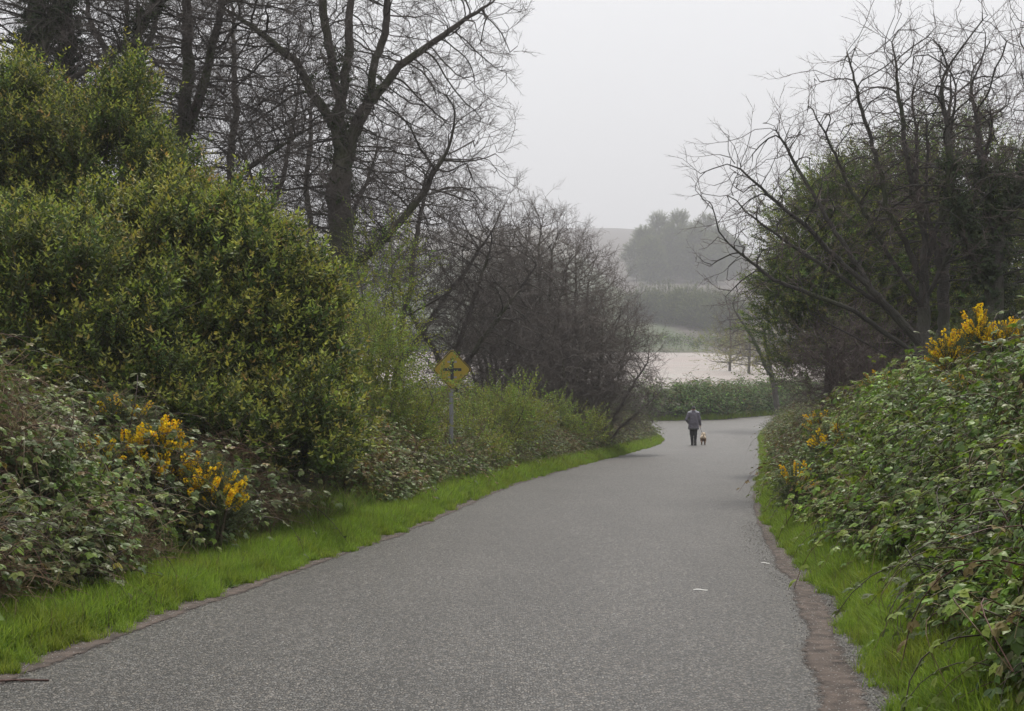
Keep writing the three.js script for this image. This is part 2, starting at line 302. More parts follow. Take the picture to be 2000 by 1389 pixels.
function brambleSpray(seed, cols, n = 9, size = 1) {
  const r = rngOf(seed), g = new Geo(), pts = [], rad = [], L = 0.6, bx = 0.5 + 0.4 * r();
  const P = (t) => [bx * t * t * L * 0.9, (t - 0.35 * t * t) * L, 0.06 * Math.sin(t * 4 + seed)];
  for (let k = 0; k <= 6; k++) { pts.push(P(k / 6)); rad.push(0.0045 * (1 - 0.6 * k / 6)); }
  g.tube(pts, rad, 3, r() < 0.5 ? [0.12, 0.06, 0.045] : [0.1, 0.09, 0.05]);
  for (let k = 0; k < n; k++) {
    const t = 0.12 + 0.86 * (k + r() * 0.5) / n, o = P(t), a = k * 2.2 + r(), c0 = cols[Math.floor(r() * cols.length)];
    const out = V(Math.cos(a), 0.5 + 0.5 * r(), Math.sin(a)).normalize(), pet = 0.04 + 0.03 * r();
    const j = [o[0] + out.x * pet, o[1] + out.y * pet, o[2] + out.z * pet];
    g.tube([o, j], [0.002, 0.0015], 3, [0.1, 0.1, 0.04]);
    const up = V(0.4 * (r() - 0.5), 1, 0.4 * (r() - 0.5)).normalize(), sd = V().crossVectors(up, out).normalize(), fw = V().crossVectors(sd, up).normalize();
    for (const [an, s] of [[0, 1.15], [1.2, 0.9], [-1.2, 0.9]]) {
      const dir = V().addScaledVector(fw, Math.cos(an)).addScaledVector(sd, Math.sin(an)).addScaledVector(up, 0.1 - 0.35 * r()).normalize();
      const s2 = V().crossVectors(up, dir).normalize(), v = 0.75 + 0.5 * r(), z = s * size * (0.75 + 0.45 * r());
      g.ovate(j, dir, s2, 0.054 * z, 0.04 * z, [c0[0] * v, c0[1] * v, c0[2] * v], 0.14, 0.25);
    }
  }
  return g.build();
}
const BRAMBLE = variants(6, (k) => brambleSpray(200 + k, [[0.085, 0.14, 0.03], [0.1, 0.155, 0.034], [0.07, 0.115, 0.03], k % 3 === 0 ? [0.19, 0.28, 0.035] : [0.09, 0.135, 0.033], k === 1 ? [0.12, 0.12, 0.04] : [0.1, 0.15, 0.03]]));
BRAMBLE.push(...variants(2, (k) => { // a long bare cane with a few leaves towards its end
  const r = rngOf(230 + k), g = new Geo(), P = (t) => [0.75 * t * t, 1.15 * t - 0.75 * t * t * t, 0.1 * Math.sin(t * 3 + k)], pts = [], rad = [];
  for (let q = 0; q <= 10; q++) { pts.push(P(q / 10)); rad.push(0.0055 - 0.0035 * q / 10); }
  g.tube(pts, rad, 4, k ? [0.11, 0.085, 0.06] : [0.07, 0.04, 0.032]);
  for (let q = 0; q < 7; q++) { const o = P(0.35 + 0.62 * q / 6), a = q * 2.3, c = [0.09 + 0.03 * r(), 0.13, 0.032]; for (const an of [-1.1, 0, 1.1]) { const dir = V(Math.cos(a + an), -0.1, Math.sin(a + an)).normalize(); g.ovate([o[0] + 0.03 * Math.cos(a), o[1], o[2] + 0.03 * Math.sin(a)], dir, V().crossVectors(V(0, 1, 0), dir).normalize(), 0.05, 0.036, c); } }
  return g.build();
}));
const DEADSTALK = variants(3, (k) => { // last year's bracken and grass: tangled thin brown stems
  const r = rngOf(240 + k), g = new Geo();
  for (let s = 0; s < 16; s++) {
    const a = r() * 6.28, l = 0.25 + 0.4 * r(), lean = 0.3 + 0.9 * r(), pts = [], rad = [], ox = (r() - 0.5) * 0.16, oz = (r() - 0.5) * 0.16, q = (r() - 0.5) * 0.2;
    for (let k2 = 0; k2 <= 4; k2++) { const t = k2 / 4; pts.push([ox + Math.cos(a) * lean * l * t * t + q * t, l * t * (1 - 0.35 * lean * t), oz + Math.sin(a) * lean * l * t * t + q * t * t]); rad.push(0.003 * (1 - 0.7 * t)); }
    const v = 0.7 + 0.6 * r(); g.tube(pts, rad, 3, [0.22 * v, 0.145 * v, 0.085 * v]);
    for (let b = 0; b < 4; b++) { const p = pts[1 + Math.floor(r() * 4)], d = onSphere(r); g.tube([p, [p[0] + d.x * 0.09, p[1] + d.y * 0.07, p[2] + d.z * 0.09]], [0.0022, 0.001], 3, [0.2 * v, 0.13 * v, 0.075 * v]); }
  }
  return g.build();
});
function grassTuft(seed, blades, h, wid, cols, spread) {
  const r = rngOf(seed), g = new Geo();
  for (let b = 0; b < blades; b++) {
    const a = r() * 6.28, l = h * (0.55 + 0.7 * r()), lean = 0.15 + 0.75 * r(), ox = gauss(r) * spread, oz = gauss(r) * spread, c0 = cols[Math.floor(r() * cols.length)], v = 0.8 + 0.4 * r(), c = [c0[0] * v, c0[1] * v, c0[2] * v];
    const px = -Math.sin(a), pz = Math.cos(a), w = wid * (0.7 + 0.6 * r()); let prev = null;
    for (let k = 0; k <= 3; k++) {
      const t = k / 3, x = ox + Math.cos(a) * lean * l * t * t, z = oz + Math.sin(a) * lean * l * t * t, y = l * (t - 0.28 * lean * t * t), ww = w * (1 - t * t) * 0.5;
      if (k === 3) { const q = g.v(x, y, z, c); g.tri(prev[0], prev[1], q); } else { const q = [g.v(x - px * ww, y, z - pz * ww, c), g.v(x + px * ww, y, z + pz * ww, c)]; if (prev) { g.tri(prev[0], prev[1], q[1]); g.tri(prev[0], q[1], q[0]); } prev = q; }
    }
  }
  return g.build();
}
const GREEN = [[0.24, 0.34, 0.03], [0.2, 0.3, 0.027], [0.29, 0.37, 0.05], [0.15, 0.24, 0.03]];
const TURF = variants(4, (k) => grassTuft(260 + k, 20, 0.17, 0.0085, k === 3 ? [...GREEN, [0.2, 0.19, 0.07]] : GREEN, 0.045));
const LONGGRASS = variants(3, (k) => grassTuft(270 + k, 22, 0.4, 0.009, [[0.14, 0.21, 0.03], [0.12, 0.18, 0.03], [0.26, 0.24, 0.09]], 0.04));
function gorseSpike(seed) {
  const r = rngOf(seed), g = new Geo(), L = 0.42;
  g.tube([[0, 0, 0], [0.02, L * 0.5, 0], [0.01, L, 0.01]], [0.005, 0.004, 0.002], 3, [0.09, 0.1, 0.04]);
  for (let k = 0; k < 70; k++) {
    const t = Math.pow(r(), 0.8), o = [0.02 * t, t * L, 0], a = r() * 6.28, d = V(Math.cos(a), 0.35 + 0.8 * r(), Math.sin(a)).normalize(), s = V().crossVectors(d, V(0, 1, 0)).normalize(), v = 0.7 + 0.6 * r();
    g.leaf(o, d, s, 0.05 + 0.03 * r(), 0.006, [0.075 * v, 0.1 * v, 0.03 * v], 0.5, 0, 0.3);
  }
  return g.build();
}
function gorseBloom(seed) {
  const r = rngOf(seed), g = new Geo(), L = 0.3;
  for (let k = 0; k < 34; k++) {
    const t = r(), a = r() * 6.28, d = V(Math.cos(a), 0.5 * r(), Math.sin(a)).normalize(), o = [d.x * 0.02, 0.1 + t * L, d.z * 0.02], v = 0.75 + 0.4 * r(), c = r() < 0.25 ? [0.74 * v, 0.42 * v, 0.015] : [0.84 * v, 0.64 * v, 0.02];
    for (let q = 0; q < 3; q++) { const e = V().copy(d).addScaledVector(onSphere(r), 0.7).normalize(), s = V().crossVectors(e, onSphere(r)).normalize(); g.leaf(o, e, s, 0.036, 0.028, c, 0.3, 0.1, 0.6); }
  }
  return g.build();
}
const SPIKE = variants(3, (k) => gorseSpike(280 + k)), BLOOM = variants(3, (k) => gorseBloom(290 + k));
function twigSpray(seed, col, len = 0.5, up = 0.6, n = 6, r0 = 0.0068) {
  const r = rngOf(seed), g = new Geo();
  const arm = (o, d, l, rad, depth) => {
    const pts = [o], rr = [rad]; let p = V(...o); const q = d.clone();
    for (let k = 1; k <= 4; k++) { q.addScaledVector(onSphere(r), 0.16).addScaledVector(V(0, 1, 0), 0.05 * up).normalize(); p = p.clone().addScaledVector(q, l / 4); pts.push([p.x, p.y, p.z]); rr.push(rad * (1 - 0.55 * k / 4)); }
    g.tube(pts, rr, 3, col);
    if (depth) for (let k = 0; k < (depth === 2 ? n : 3); k++) { const at = pts[1 + (k % 4)]; arm(at, q.clone().addScaledVector(onSphere(r), 0.75).normalize(), l * (0.35 + 0.3 * r()), rad * 0.62, depth - 1); }
  };
  arm([0, 0, 0], V(0, 1, 0), len, r0, 2);
  return g.build();
}
const TWIGS = variants(4, (k) => twigSpray(300 + k, [0.085, 0.07, 0.062], 0.55));
const PALETWIGS = variants(4, (k) => twigSpray(320 + k, [0.14, 0.118, 0.102], 0.55));
const REDTWIGS = variants(4, (k) => twigSpray(310 + k, [0.095, 0.07, 0.064], 0.55, 0.9, 4, 0.0068));

// ---------------------------------------------------------------- growing branches towards a cloud of points
function grow(r, trunks, cloud, { D = 0.18, di = 1.4, dk = 0.4, up = 0.06, wig = 0.16, keep = 0.55, iters = 160, sway = 0.12 } = {}) {
  const X = [], Y = [], Z = [], par = [], kids = [], cell = di, grid = new Map(), key = (a, b, c) => `${a},${b},${c}`;
  const alive = cloud.map(() => true), near = cloud.map(() => -1), nd = cloud.map(() => di * di);
  cloud.forEach((p, k) => { const q = key(Math.floor(p[0] / cell), Math.floor(p[1] / cell), Math.floor(p[2] / cell)); if (!grid.has(q)) grid.set(q, []); grid.get(q).push(k); });
  const addNode = (x, y, z, parent) => {
    const id = X.length; X.push(x); Y.push(y); Z.push(z); par.push(parent); kids.push(0); if (parent >= 0) kids[parent]++;
    const a = Math.floor(x / cell), b = Math.floor(y / cell), c = Math.floor(z / cell);
    for (let i = -1; i <= 1; i++) for (let j = -1; j <= 1; j++) for (let k = -1; k <= 1; k++) {
      const list = grid.get(key(a + i, b + j, c + k)); if (!list) continue;
      for (const t of list) if (alive[t]) { const p = cloud[t], q = (p[0] - x) ** 2 + (p[1] - y) ** 2 + (p[2] - z) ** 2; if (q < dk * dk) alive[t] = false; else if (q < nd[t]) { nd[t] = q; near[t] = id; } }
    }
    return id;
  };
  for (const line of trunks) {
    let from = -1, last = line[0]; line.sway = r() * 900;
    if (last[1] > 0.5) { let best = 1e9; for (let i = 0; i < X.length; i++) { const q = (X[i] - last[0]) ** 2 + (Y[i] - last[1]) ** 2 + (Z[i] - last[2]) ** 2; if (q < best) { best = q; from = i; } } } // a limb: starts from the wood already there
    if (from >= 0) last = [X[from], Y[from], Z[from]]; else from = addNode(...last, -1);
    for (let k = 1; k < line.length; k++) {
      const b = line[k], n = Math.max(1, Math.round(Math.hypot(b[0] - last[0], b[1] - last[1], b[2] - last[2]) / D));
      for (let s = 1; s <= n; s++) { const t = s / n, e = k === line.length - 1 && s === n ? 0 : 0.02; const hh = mix(last[1], b[1], t), sw = sway * sstep(0, 2, hh); from = addNode(mix(last[0], b[0], t) + gauss(r) * e + sw * n2(hh * 0.55, line.sway), hh, mix(last[2], b[2], t) + gauss(r) * e + sw * n2(hh * 0.55, line.sway + 50), from); }
      last = b;
    }
  }
  const stale = new Map();
  for (let it = 0; it < iters; it++) {
    const pull = new Map();
    for (let k = 0; k < cloud.length; k++) if (alive[k] && near[k] >= 0) { const i = near[k], p = cloud[k]; let v = pull.get(i); if (!v) pull.set(i, (v = [0, 0, 0])); const q = Math.sqrt(nd[k]) + 1e-6; v[0] += (p[0] - X[i]) / q; v[1] += (p[1] - Y[i]) / q; v[2] += (p[2] - Z[i]) / q; }
    let made = 0;
    for (const [i, v] of pull) {
      if (kids[i] > 3 || (stale.get(i) ?? 0) > 2) continue;
      let l = Math.hypot(...v); if (l < 1e-4) { stale.set(i, 9); continue; }
      let dx = v[0] / l, dy = v[1] / l + up, dz = v[2] / l;
      if (par[i] >= 0) { const p = par[i], q = keep / D; dx += (X[i] - X[p]) * q; dy += (Y[i] - Y[p]) * q; dz += (Z[i] - Z[p]) * q; }
      dx += gauss(r) * wig; dy += gauss(r) * wig; dz += gauss(r) * wig; l = Math.hypot(dx, dy, dz);
      addNode(X[i] + dx / l * D, Y[i] + dy / l * D, Z[i] + dz / l * D, i); stale.set(i, (stale.get(i) ?? 0) + 1); made++;
    }
    if (!made) break;
  }
  return { X, Y, Z, par, kids };
}
// wood: tapered tubes along every chain of nodes, thickness by what each carries
function wood(t, R, r0, col, uv = false) {
  const n = t.X.length, w = new Float64Array(n); let tips = 0;
  for (let i = 0; i < n; i++) if (!t.kids[i]) tips++;
  const e = Math.max(1.3, Math.log(Math.max(3, tips)) / Math.log(R / r0)), rad = new Float64Array(n), next = new Int32Array(n).fill(-1);
  for (let i = n - 1; i >= 0; i--) { if (!t.kids[i]) w[i] = Math.pow(r0, e); rad[i] = Math.pow(w[i], 1 / e); if (t.par[i] >= 0) { const p = t.par[i]; w[p] += w[i]; if (next[p] < 0 || rad[i] > rad[next[p]]) next[p] = i; } }
  const g = new Geo(uv);
  for (let i = 0; i < n; i++) {
    const p = t.par[i]; if (p >= 0 && next[p] === i) continue;
    const pts = [], rr = []; if (p >= 0) { pts.push([t.X[p], t.Y[p], t.Z[p]]); rr.push(Math.min(rad[p], rad[i] * 1.25)); }
    for (let k = i, c = 0; k >= 0; k = next[k], c++) if (rad[k] > 0.02 || c % 2 === 0 || next[k] < 0) { pts.push([t.X[k], t.Y[k], t.Z[k]]); rr.push(rad[k]); }
    if (p < 0) { for (let k = 0; k < rr.length && k < 5; k++) rr[k] *= 1 + 0.4 * Math.pow(1 - k / 5, 2); pts[0][1] -= 0.25; }
    const big = Math.max(...rr); g.tube(pts, rr, big > 0.12 ? 10 : big > 0.05 ? 6 : big > 0.014 ? 4 : 3, col);
  }
  t.rad = rad; return g;
}
const cloudIn = (r, lobes, n, edge = 0) => { // points inside a union of rough ellipsoids
  const out = [], vol = lobes.map((l) => l[3] * l[4] * l[5]), sum = vol.reduce((a, b) => a + b, 0);
  while (out.length < n) {
    let q = r() * sum, k = 0; while (q > vol[k] && k < vol.length - 1) q -= vol[k++];
    const d = onSphere(r), s = Math.pow(r(), edge ? 1 / (3 + edge) : 1 / 3) * (1 + 0.16 * n3(d.x * 2 + k * 5, d.y * 2, d.z * 2)), l = lobes[k];
    out.push([l[0] + d.x * s * l[3], l[1] + d.y * s * l[4], l[2] + d.z * s * l[5]]);
  }
  return out;
};
const barkCol = (base, moss) => (p, r) => { const a = 0.5 + 0.5 * n3(p[0] * 1.3, p[1] * 0.9, p[2] * 1.3), b = moss * sstep(0.4, 0.8, 0.5 + 0.5 * n3(p[0] * 0.7 + 9, p[1] * 0.6, p[2] * 0.7)) * sstep(0.01, 0.06, r), v = mix(0.75, 1.25, a); return [mix(base[0] * v, 0.06, b), mix(base[1] * v, 0.075, b), mix(base[2] * v, 0.028, b)]; };

// a bare tree: trunk lines in metres from its base, crown as lobes [x, y, z, rx, ry, rz]
function bareTree(spec) {
  const { seed, x, d, trunks, lobes, points, R, r0 = 0.0075, base = [0.082, 0.07, 0.06], moss = 0.6, twigs = TWIGS, twigShare = 0.5, twigScale = 1, name, label, group, D = 0.2, dk = 0.42, di = 1.6, wig = 0.17, up = 0.05, ivy, leaves, category = 'tree' } = spec;
  const r = rngOf(seed), y = height(x, d) - 0.05, o = thing(name, label, category, [x, y, -d], group);
  const cloud = cloudIn(r, lobes, Math.round(points * (spec.more ?? 1.65)), spec.edge ?? 0).filter((p) => p[1] > 0.4);
  const t = grow(r, trunks, cloud, { D: D * 0.8, dk: dk * 0.58, di: di * 0.8, wig: wig * 0.8, up, sway: spec.sway ?? 0.08, keep: spec.keep ?? 0.65 });
  const g = wood(t, R, r0, barkCol(base, moss), true);
  part(spec.stem ?? 'trunk', g.build(), M.bark, o);
  const sc = new Scatter(twigs), lf = leaves && new Scatter(leaves.geos);
  for (let i = 0; i < t.X.length; i++) {
    if (t.rad[i] > 0.016 || t.par[i] < 0) continue;
    const p = t.par[i], dir = V(t.X[i] - t.X[p], t.Y[i] - t.Y[p], t.Z[i] - t.Z[p]).normalize(), tipNode = !t.kids[i];
    if (r() < (tipNode ? 1 : twigShare * 0.5)) {
      const q = dir.clone().addScaledVector(onSphere(r), tipNode ? 0.3 : 0.9).addScaledVector(V(0, 1, 0), 0.25).normalize(), v = 0.8 + 0.4 * r();
      sc.add(r, t.X[i], t.Y[i], t.Z[i], q, twigScale * (0.6 + 0.6 * r()), [v, v, v]);
    }
    if (lf && r() < leaves.share && leaves.where(t.X[i], t.Y[i], t.Z[i], r)) {
      const v = 0.8 + 0.45 * r(); lf.add(r, t.X[i], t.Y[i], t.Z[i], dir.clone().addScaledVector(onSphere(r), 0.6).addScaledVector(V(0, 1, 0), 0.3).normalize(), (leaves.scale ?? 1) * (0.7 + 0.6 * r()), [v * (0.9 + 0.25 * r()), v, v]);
    }
  }
  sc.build('twigs', M.twig, o);
  if (lf) lf.build('foliage', M.leaf, o);
  if (ivy) { // ivy up the trunks
    const iv = new Scatter(IVY);
    const ok = []; for (let i = 0; i < t.X.length; i++) if (t.rad[i] > ivy.least && t.Y[i] < ivy.top && t.Y[i] > (ivy.from ?? 0)) ok.push(i);
    for (let k = 0; ok.length && k < ivy.n; k++) {
      const i = ok[Math.floor(r() * ok.length)], a = r() * 6.28, q = t.rad[i] * (0.9 + 0.25 * r());
      iv.add(r, t.X[i] + Math.cos(a) * q, t.Y[i] + r() * 0.2, t.Z[i] + Math.sin(a) * q, V(Math.cos(a), 0.9 * r(), Math.sin(a)).normalize(), 0.6 + 0.6 * r(), variantsTint(r, 0.3));
    }
    iv.build('ivy', M.gloss, o);
  }
  return o;
}
const variantsTint = (r, s) => { const v = 1 - s / 2 + s * r(); return [v * (0.9 + 0.25 * r()), v, v * (0.85 + 0.3 * r())]; };

// a leafy bush: clumps of shoots over the shell of a union of lobes, carried by branches that grow to them
function leafyBush({ seed, x, d, lobes, clumps, per, geos, mat = M.leaf, name, label, group, R = 0.09, spread = 0.3, size = 1, inner = 0.25, up = 0.7, tint, stemCol = [0.085, 0.075, 0.05], leaders = 0, category = 'bush', stems = 3, fat = 1, stemName = 'branches' }) {
  const r = rngOf(seed), y = height(x, d) - 0.05, o = thing(name, label, category, [x, y, -d], group), cen = [], sum = lobes.reduce((s, l) => s + l[3] * l[4] + l[4] * l[5], 0);
  const depth = (p) => { let m = 0; for (const l of lobes) m = Math.max(m, 1 - Math.hypot((p[0] - l[0]) / l[3], (p[1] - l[1]) / l[4], (p[2] - l[2]) / l[5])); return m; };
  for (let tries = 0; cen.length < clumps && tries < clumps * 40; tries++) {
    let q = r() * sum, k = 0; while (k < lobes.length - 1 && q > lobes[k][3] * lobes[k][4] + lobes[k][4] * lobes[k][5]) { q -= lobes[k][3] * lobes[k][4] + lobes[k][4] * lobes[k][5]; k++; }
    const l = lobes[k], e = onSphere(r), in_ = r() < inner, s = (in_ ? 0.3 + 0.5 * r() : 0.8 + 0.2 * r()) * (1 + 0.22 * n3(e.x * 1.8 + k * 7, e.y * 1.8, e.z * 1.8) + 0.17 * n3(e.x * 4.5, e.y * 4.5 + k, e.z * 4.5));
    const p = [l[0] + e.x * s * l[3], l[1] + e.y * s * l[4], l[2] + e.z * s * l[5]];
    if (p[1] < 0.12 || (!in_ && depth(p) > 0.3)) continue;
    cen.push([...p, e.x, e.y, e.z]);
  }
  const slim = cen.length; // leaders: single shoots standing out of the outline
  for (let k = 0; k < leaders; k++) {
    const l = lobes[Math.floor(r() * lobes.length)], e = onSphere(r); e.y = 0.25 + Math.abs(e.y); e.normalize();
    const p = [l[0] + e.x * l[3] * 0.95, l[1] + e.y * l[4] * 0.95, l[2] + e.z * l[5] * 0.95]; if (depth(p) > 0.12) continue;
    const u = V(e.x * 0.45 + gauss(r) * 0.2, 1, e.z * 0.45 + gauss(r) * 0.2).normalize(), far = 0.2 + 0.45 * r();
    for (let q = 0; q <= far; q += 0.14) cen.push([p[0] + u.x * q, p[1] + u.y * q, p[2] + u.z * q, u.x, u.y, u.z]);
  }
  const t = grow(r, Array.from({ length: stems }, (_, k) => [[(r() - 0.5) * 0.5, 0, (r() - 0.5) * 0.4], [(r() - 0.5) * 0.9 + lobes[k % lobes.length][0] * 0.4, 0.6 + lobes[k % lobes.length][1] * 0.3, lobes[k % lobes.length][2] * 0.4]]), cen.map((c) => c.slice(0, 3)), { D: 0.22, di: 2.6, dk: 0.3, wig: 0.2, up: 0.1 });
  part(stemName, wood(t, R, 0.006, barkCol(stemCol, 0.3)).build(), M.twig, o);
  const sc = new Scatter(geos);
  for (const [ci, c] of cen.entries()) {
    const lone = ci >= slim, hue = 0.85 + 0.3 * r(), lum = 0.8 + 0.4 * r();
    for (let k = 0; k < (lone ? 2 : per); k++) {
      const g = [gauss(r) * spread * 0.6, gauss(r) * spread * 0.7, gauss(r) * spread * 0.6].map((v) => (lone ? v * 0.25 : v));
      const dir = V(c[3] * 0.55 + g[0] / spread * 0.5, Math.max(-0.2, c[4]) * 0.5 + up, c[5] * 0.55 + g[2] / spread * 0.5).addScaledVector(onSphere(r), 0.35).normalize();
      const py = c[1] + g[1]; if (py < 0.05) continue;
      let tc = [lum * (0.9 + 0.2 * r()) * hue, lum * (0.9 + 0.2 * r()), lum * 0.95]; if (tint) tc = tint(tc, r);
      sc.add(r, c[0] + g[0], py, c[2] + g[2], dir, size * (0.7 + 0.55 * r()), tc, fat);
    }
  }
  sc.build('foliage', mat, o);
  return o;
}

// ---------------------------------------------------------------- bare trees on the left
const TALL = 'tall bare trees on the left bank', CLUMP = 'bare trees standing together at the bend';
bareTree({ seed: 1001, name: 'bare_tree', group: TALL, label: 'largest bare tree on the left, forked trunk, limbs reaching over the sky', x: -4.15, d: 34, R: 0.32,
  trunks: [[[0.35, 0, 0], [0.15, 3.6, 0], [0, 7.4, 0], [0.2, 9.2, 0], [0.45, 12.5, -0.2]], [[0.05, 7.8, 0], [-0.3, 9.6, 0.2], [-0.35, 12.4, 0.4]], [[0.05, 6.2, 0], [0.55, 7.3, 0.3], [1.1, 9.4, 0.5], [1.3, 12, 0.6]], [[0.7, 7.7, 0.3], [1.5, 8.6, 0.5], [2.7, 9.4, 0.6], [3.7, 10.1, 0.6]], [[0.2, 3.6, 0], [1.1, 4.4, 0.5], [2.0, 5.5, 0.8], [2.5, 6.3, 0.9]], [[0, 7.0, 0], [-0.9, 8.7, 0.4], [-2.4, 9.8, 0.6]], [[0.25, 2.6, 0], [1.5, 2.6, 0.8], [3, 3.4, 1]]],
  lobes: [[0.2, 9.4, 0, 3.9, 5.2, 3.6], [0.9, 6.2, 0.4, 3.3, 2.8, 3]], points: 2700, ivy: { n: 420, least: 0.1, top: 9 } });
bareTree({ seed: 1002, name: 'bare_tree', group: TALL, label: 'ivy-clad trunk at the far left edge, leaning top', x: -10.4, d: 30.5, R: 0.3, trunks: [[[0, 0, 0], [0, 5, 0], [0.1, 9, 0], [0.2, 13, 0]], [[0.05, 7.2, 0], [0.7, 9.2, 0.2], [1.2, 12, 0.3]], [[0, 6.4, 0], [1, 7.4, 0.4], [2.4, 8.2, 0.5]]], lobes: [[0.3, 10, 0, 3.2, 4.4, 3]], points: 900, ivy: { n: 1500, least: 0.09, top: 12, from: 3.5 } });
bareTree({ seed: 1003, name: 'bare_tree', group: TALL, label: 'straight ivy-clad trunk second from the left edge', x: -10.1, d: 32, R: 0.27, trunks: [[[0, 0, 0], [0.05, 5, 0], [0, 9, 0], [0.1, 14, 0]], [[0.03, 6.6, 0], [1.3, 8, 0.2], [2.3, 10, 0.3]]], lobes: [[0.4, 10.5, 0, 3.2, 4.4, 3]], points: 900, ivy: { n: 1300, least: 0.08, top: 12, from: 3.5 } });
bareTree({ seed: 1004, name: 'bare_tree', group: TALL, label: 'slender bare tree forking into a V between the left trunks', x: -10.9, d: 40, R: 0.2, trunks: [[[0, 0, 0], [0.05, 6, 0], [0, 9.2, 0], [-1, 11.5, 0.2], [-1.4, 14, 0.2]], [[0, 9, 0], [0.7, 11, -0.2], [1.4, 14, -0.3]], [[0, 9, 0], [0.05, 12, 0.1], [0.2, 14, 0]]], lobes: [[0, 10.5, 0, 3, 4.2, 3]], points: 1200, dk: 0.45 });
bareTree({ seed: 1005, name: 'bare_tree', group: TALL, label: 'mossy leaning trunk rising behind the top of the green bush', x: -7.95, d: 34, R: 0.23, moss: 0.9, trunks: [[[-0.1, 0, 0], [0, 4, 0], [0.05, 6.6, 0], [0.15, 9, 0], [0.2, 13, 0]], [[0.05, 6.4, 0], [0.6, 8.2, 0.3], [1.2, 11, 0.4]], [[0, 5, 0], [1.4, 6, 0.5], [3.1, 7, 0.9]]], lobes: [[0.4, 9.6, 0, 3.2, 4.6, 3]], points: 1500, ivy: { n: 300, least: 0.08, top: 8 } });
bareTree({ seed: 1006, name: 'bare_tree', group: TALL, label: 'thin bare tree between the mossy trunk and the largest trunk', x: -8.3, d: 42, R: 0.16, trunks: [[[0, 0, 0], [0, 5, 0], [0.1, 9, 0], [0, 13, 0]], [[0, 4, 0], [1.4, 6.5, 0.4], [2, 9, 0.5]]], lobes: [[0.3, 8.6, 0, 3.3, 5.2, 3]], points: 1700, dk: 0.45 });
bareTree({ seed: 1007, name: 'bare_tree', group: TALL, label: 'twiggy bare tree just left of the largest trunk', x: -6.6, d: 46, R: 0.17, trunks: [[[0, 0, 0], [0.1, 4, 0], [0, 8, 0], [0.1, 11, 0]], [[0, 3, 0], [-1.3, 6, 0.4], [-1.9, 8.5, 0.4]], [[0, 3.4, 0], [1.4, 6, 0.5], [2.2, 8.5, 0.5]]], lobes: [[0, 7.2, 0, 3.6, 5, 3]], points: 2000, dk: 0.45 });
bareTree({ seed: 1008, name: 'bare_tree', group: TALL, label: 'low twiggy bare tree behind the largest trunk, spreading right', x: -3.6, d: 44, R: 0.16, trunks: [[[0, 0, 0], [0.2, 2.5, 0], [0.6, 5, 0], [1, 7.5, 0]], [[0.1, 1.6, 0], [1.4, 3.4, 0.4], [2.8, 5.4, 0.5]], [[0.1, 1.6, 0], [-1.4, 4, 0.4], [-2, 6.5, 0.5]]], lobes: [[0.4, 5, 0, 3.8, 3.6, 2.8]], points: 2100, dk: 0.42 });
bareTree({ seed: 1009, name: 'bare_tree', group: TALL, label: 'low bare tree with drooping limbs behind the road sign', x: -1.2, d: 41, R: 0.14, trunks: [[[-0.6, 0, 0], [-0.4, 2, 0], [0.2, 4, 0], [0.7, 5.4, 0]], [[-0.4, 1.6, 0], [0.8, 3.0, 0.3], [1.9, 4.6, 0.4]], [[-0.5, 1, 0], [-1.5, 3, 0.5], [-2.2, 4.4, 0.4]]], lobes: [[0, 3.5, 0, 2.7, 2.6, 2.2]], points: 1300, dk: 0.36, D: 0.18 });
const dome = (seed, label, x, d, h, w, lean, n) => {
  const r = rngOf(seed + 500), fan = []; // many stems from one stool, each curving outwards and up
  for (let k = 0; k < 9; k++) { const a = -1 + 2 * k / 8, side = a * w * (1 + lean * 0.25 * Math.sign(a)) + lean * 0.3, z = (r() - 0.5) * 2.4, top = h * (0.8 - 0.42 * a * a); fan.push([[a * 0.25, 0, z * 0.15], [a * 0.25 + side * 0.22, top * 0.4, z * 0.35], [side * 0.62, top * 0.75, z * 0.7], [side * 0.85, top * 0.98, z * 0.85]]); }
  return bareTree({ seed, name: 'bare_tree', group: CLUMP, label, x, d, R: 0.15, r0: 0.0068, D: 0.18, dk: 0.31, di: 1.25, wig: 0.07, up: 0.12, base: [0.15, 0.127, 0.11], twigs: PALETWIGS, twigShare: 0.3, twigScale: 0.85, sway: 0.04, more: 4.4, trunks: fan,
    lobes: [[lean * 0.4, h * 0.56, 0, w, h * 0.44, 2.0], [lean * 0.7, h * 0.34, 0.3, w * 1.0, h * 0.26, 1.8]], points: n });
};
dome(1020, 'bare tree at the left of the clump by the bend', -0.75, 53, 6.7, 2.1, -0.2, 1300);
dome(1021, 'tallest bare tree of the clump by the bend', 1.0, 52.5, 8.3, 2.3, 0, 1900);
dome(1022, 'bare tree right of the tallest in the clump by the bend', 2.35, 54, 7.4, 2.2, 0.3, 1600);
dome(1023, 'lowest bare tree of the clump, spreading out over the road', 3.0, 51.5, 5.8, 2.0, 0.9, 1600);
dome(1024, 'bare tree at the back of the clump, between the tallest and its left neighbour', 0.1, 55.5, 7.6, 2.2, 0, 1500);
dome(1025, 'short bushy bare tree in front at the foot of the clump', 2.0, 50, 4.6, 1.9, 0.2, 1300);
console.log('left trees');

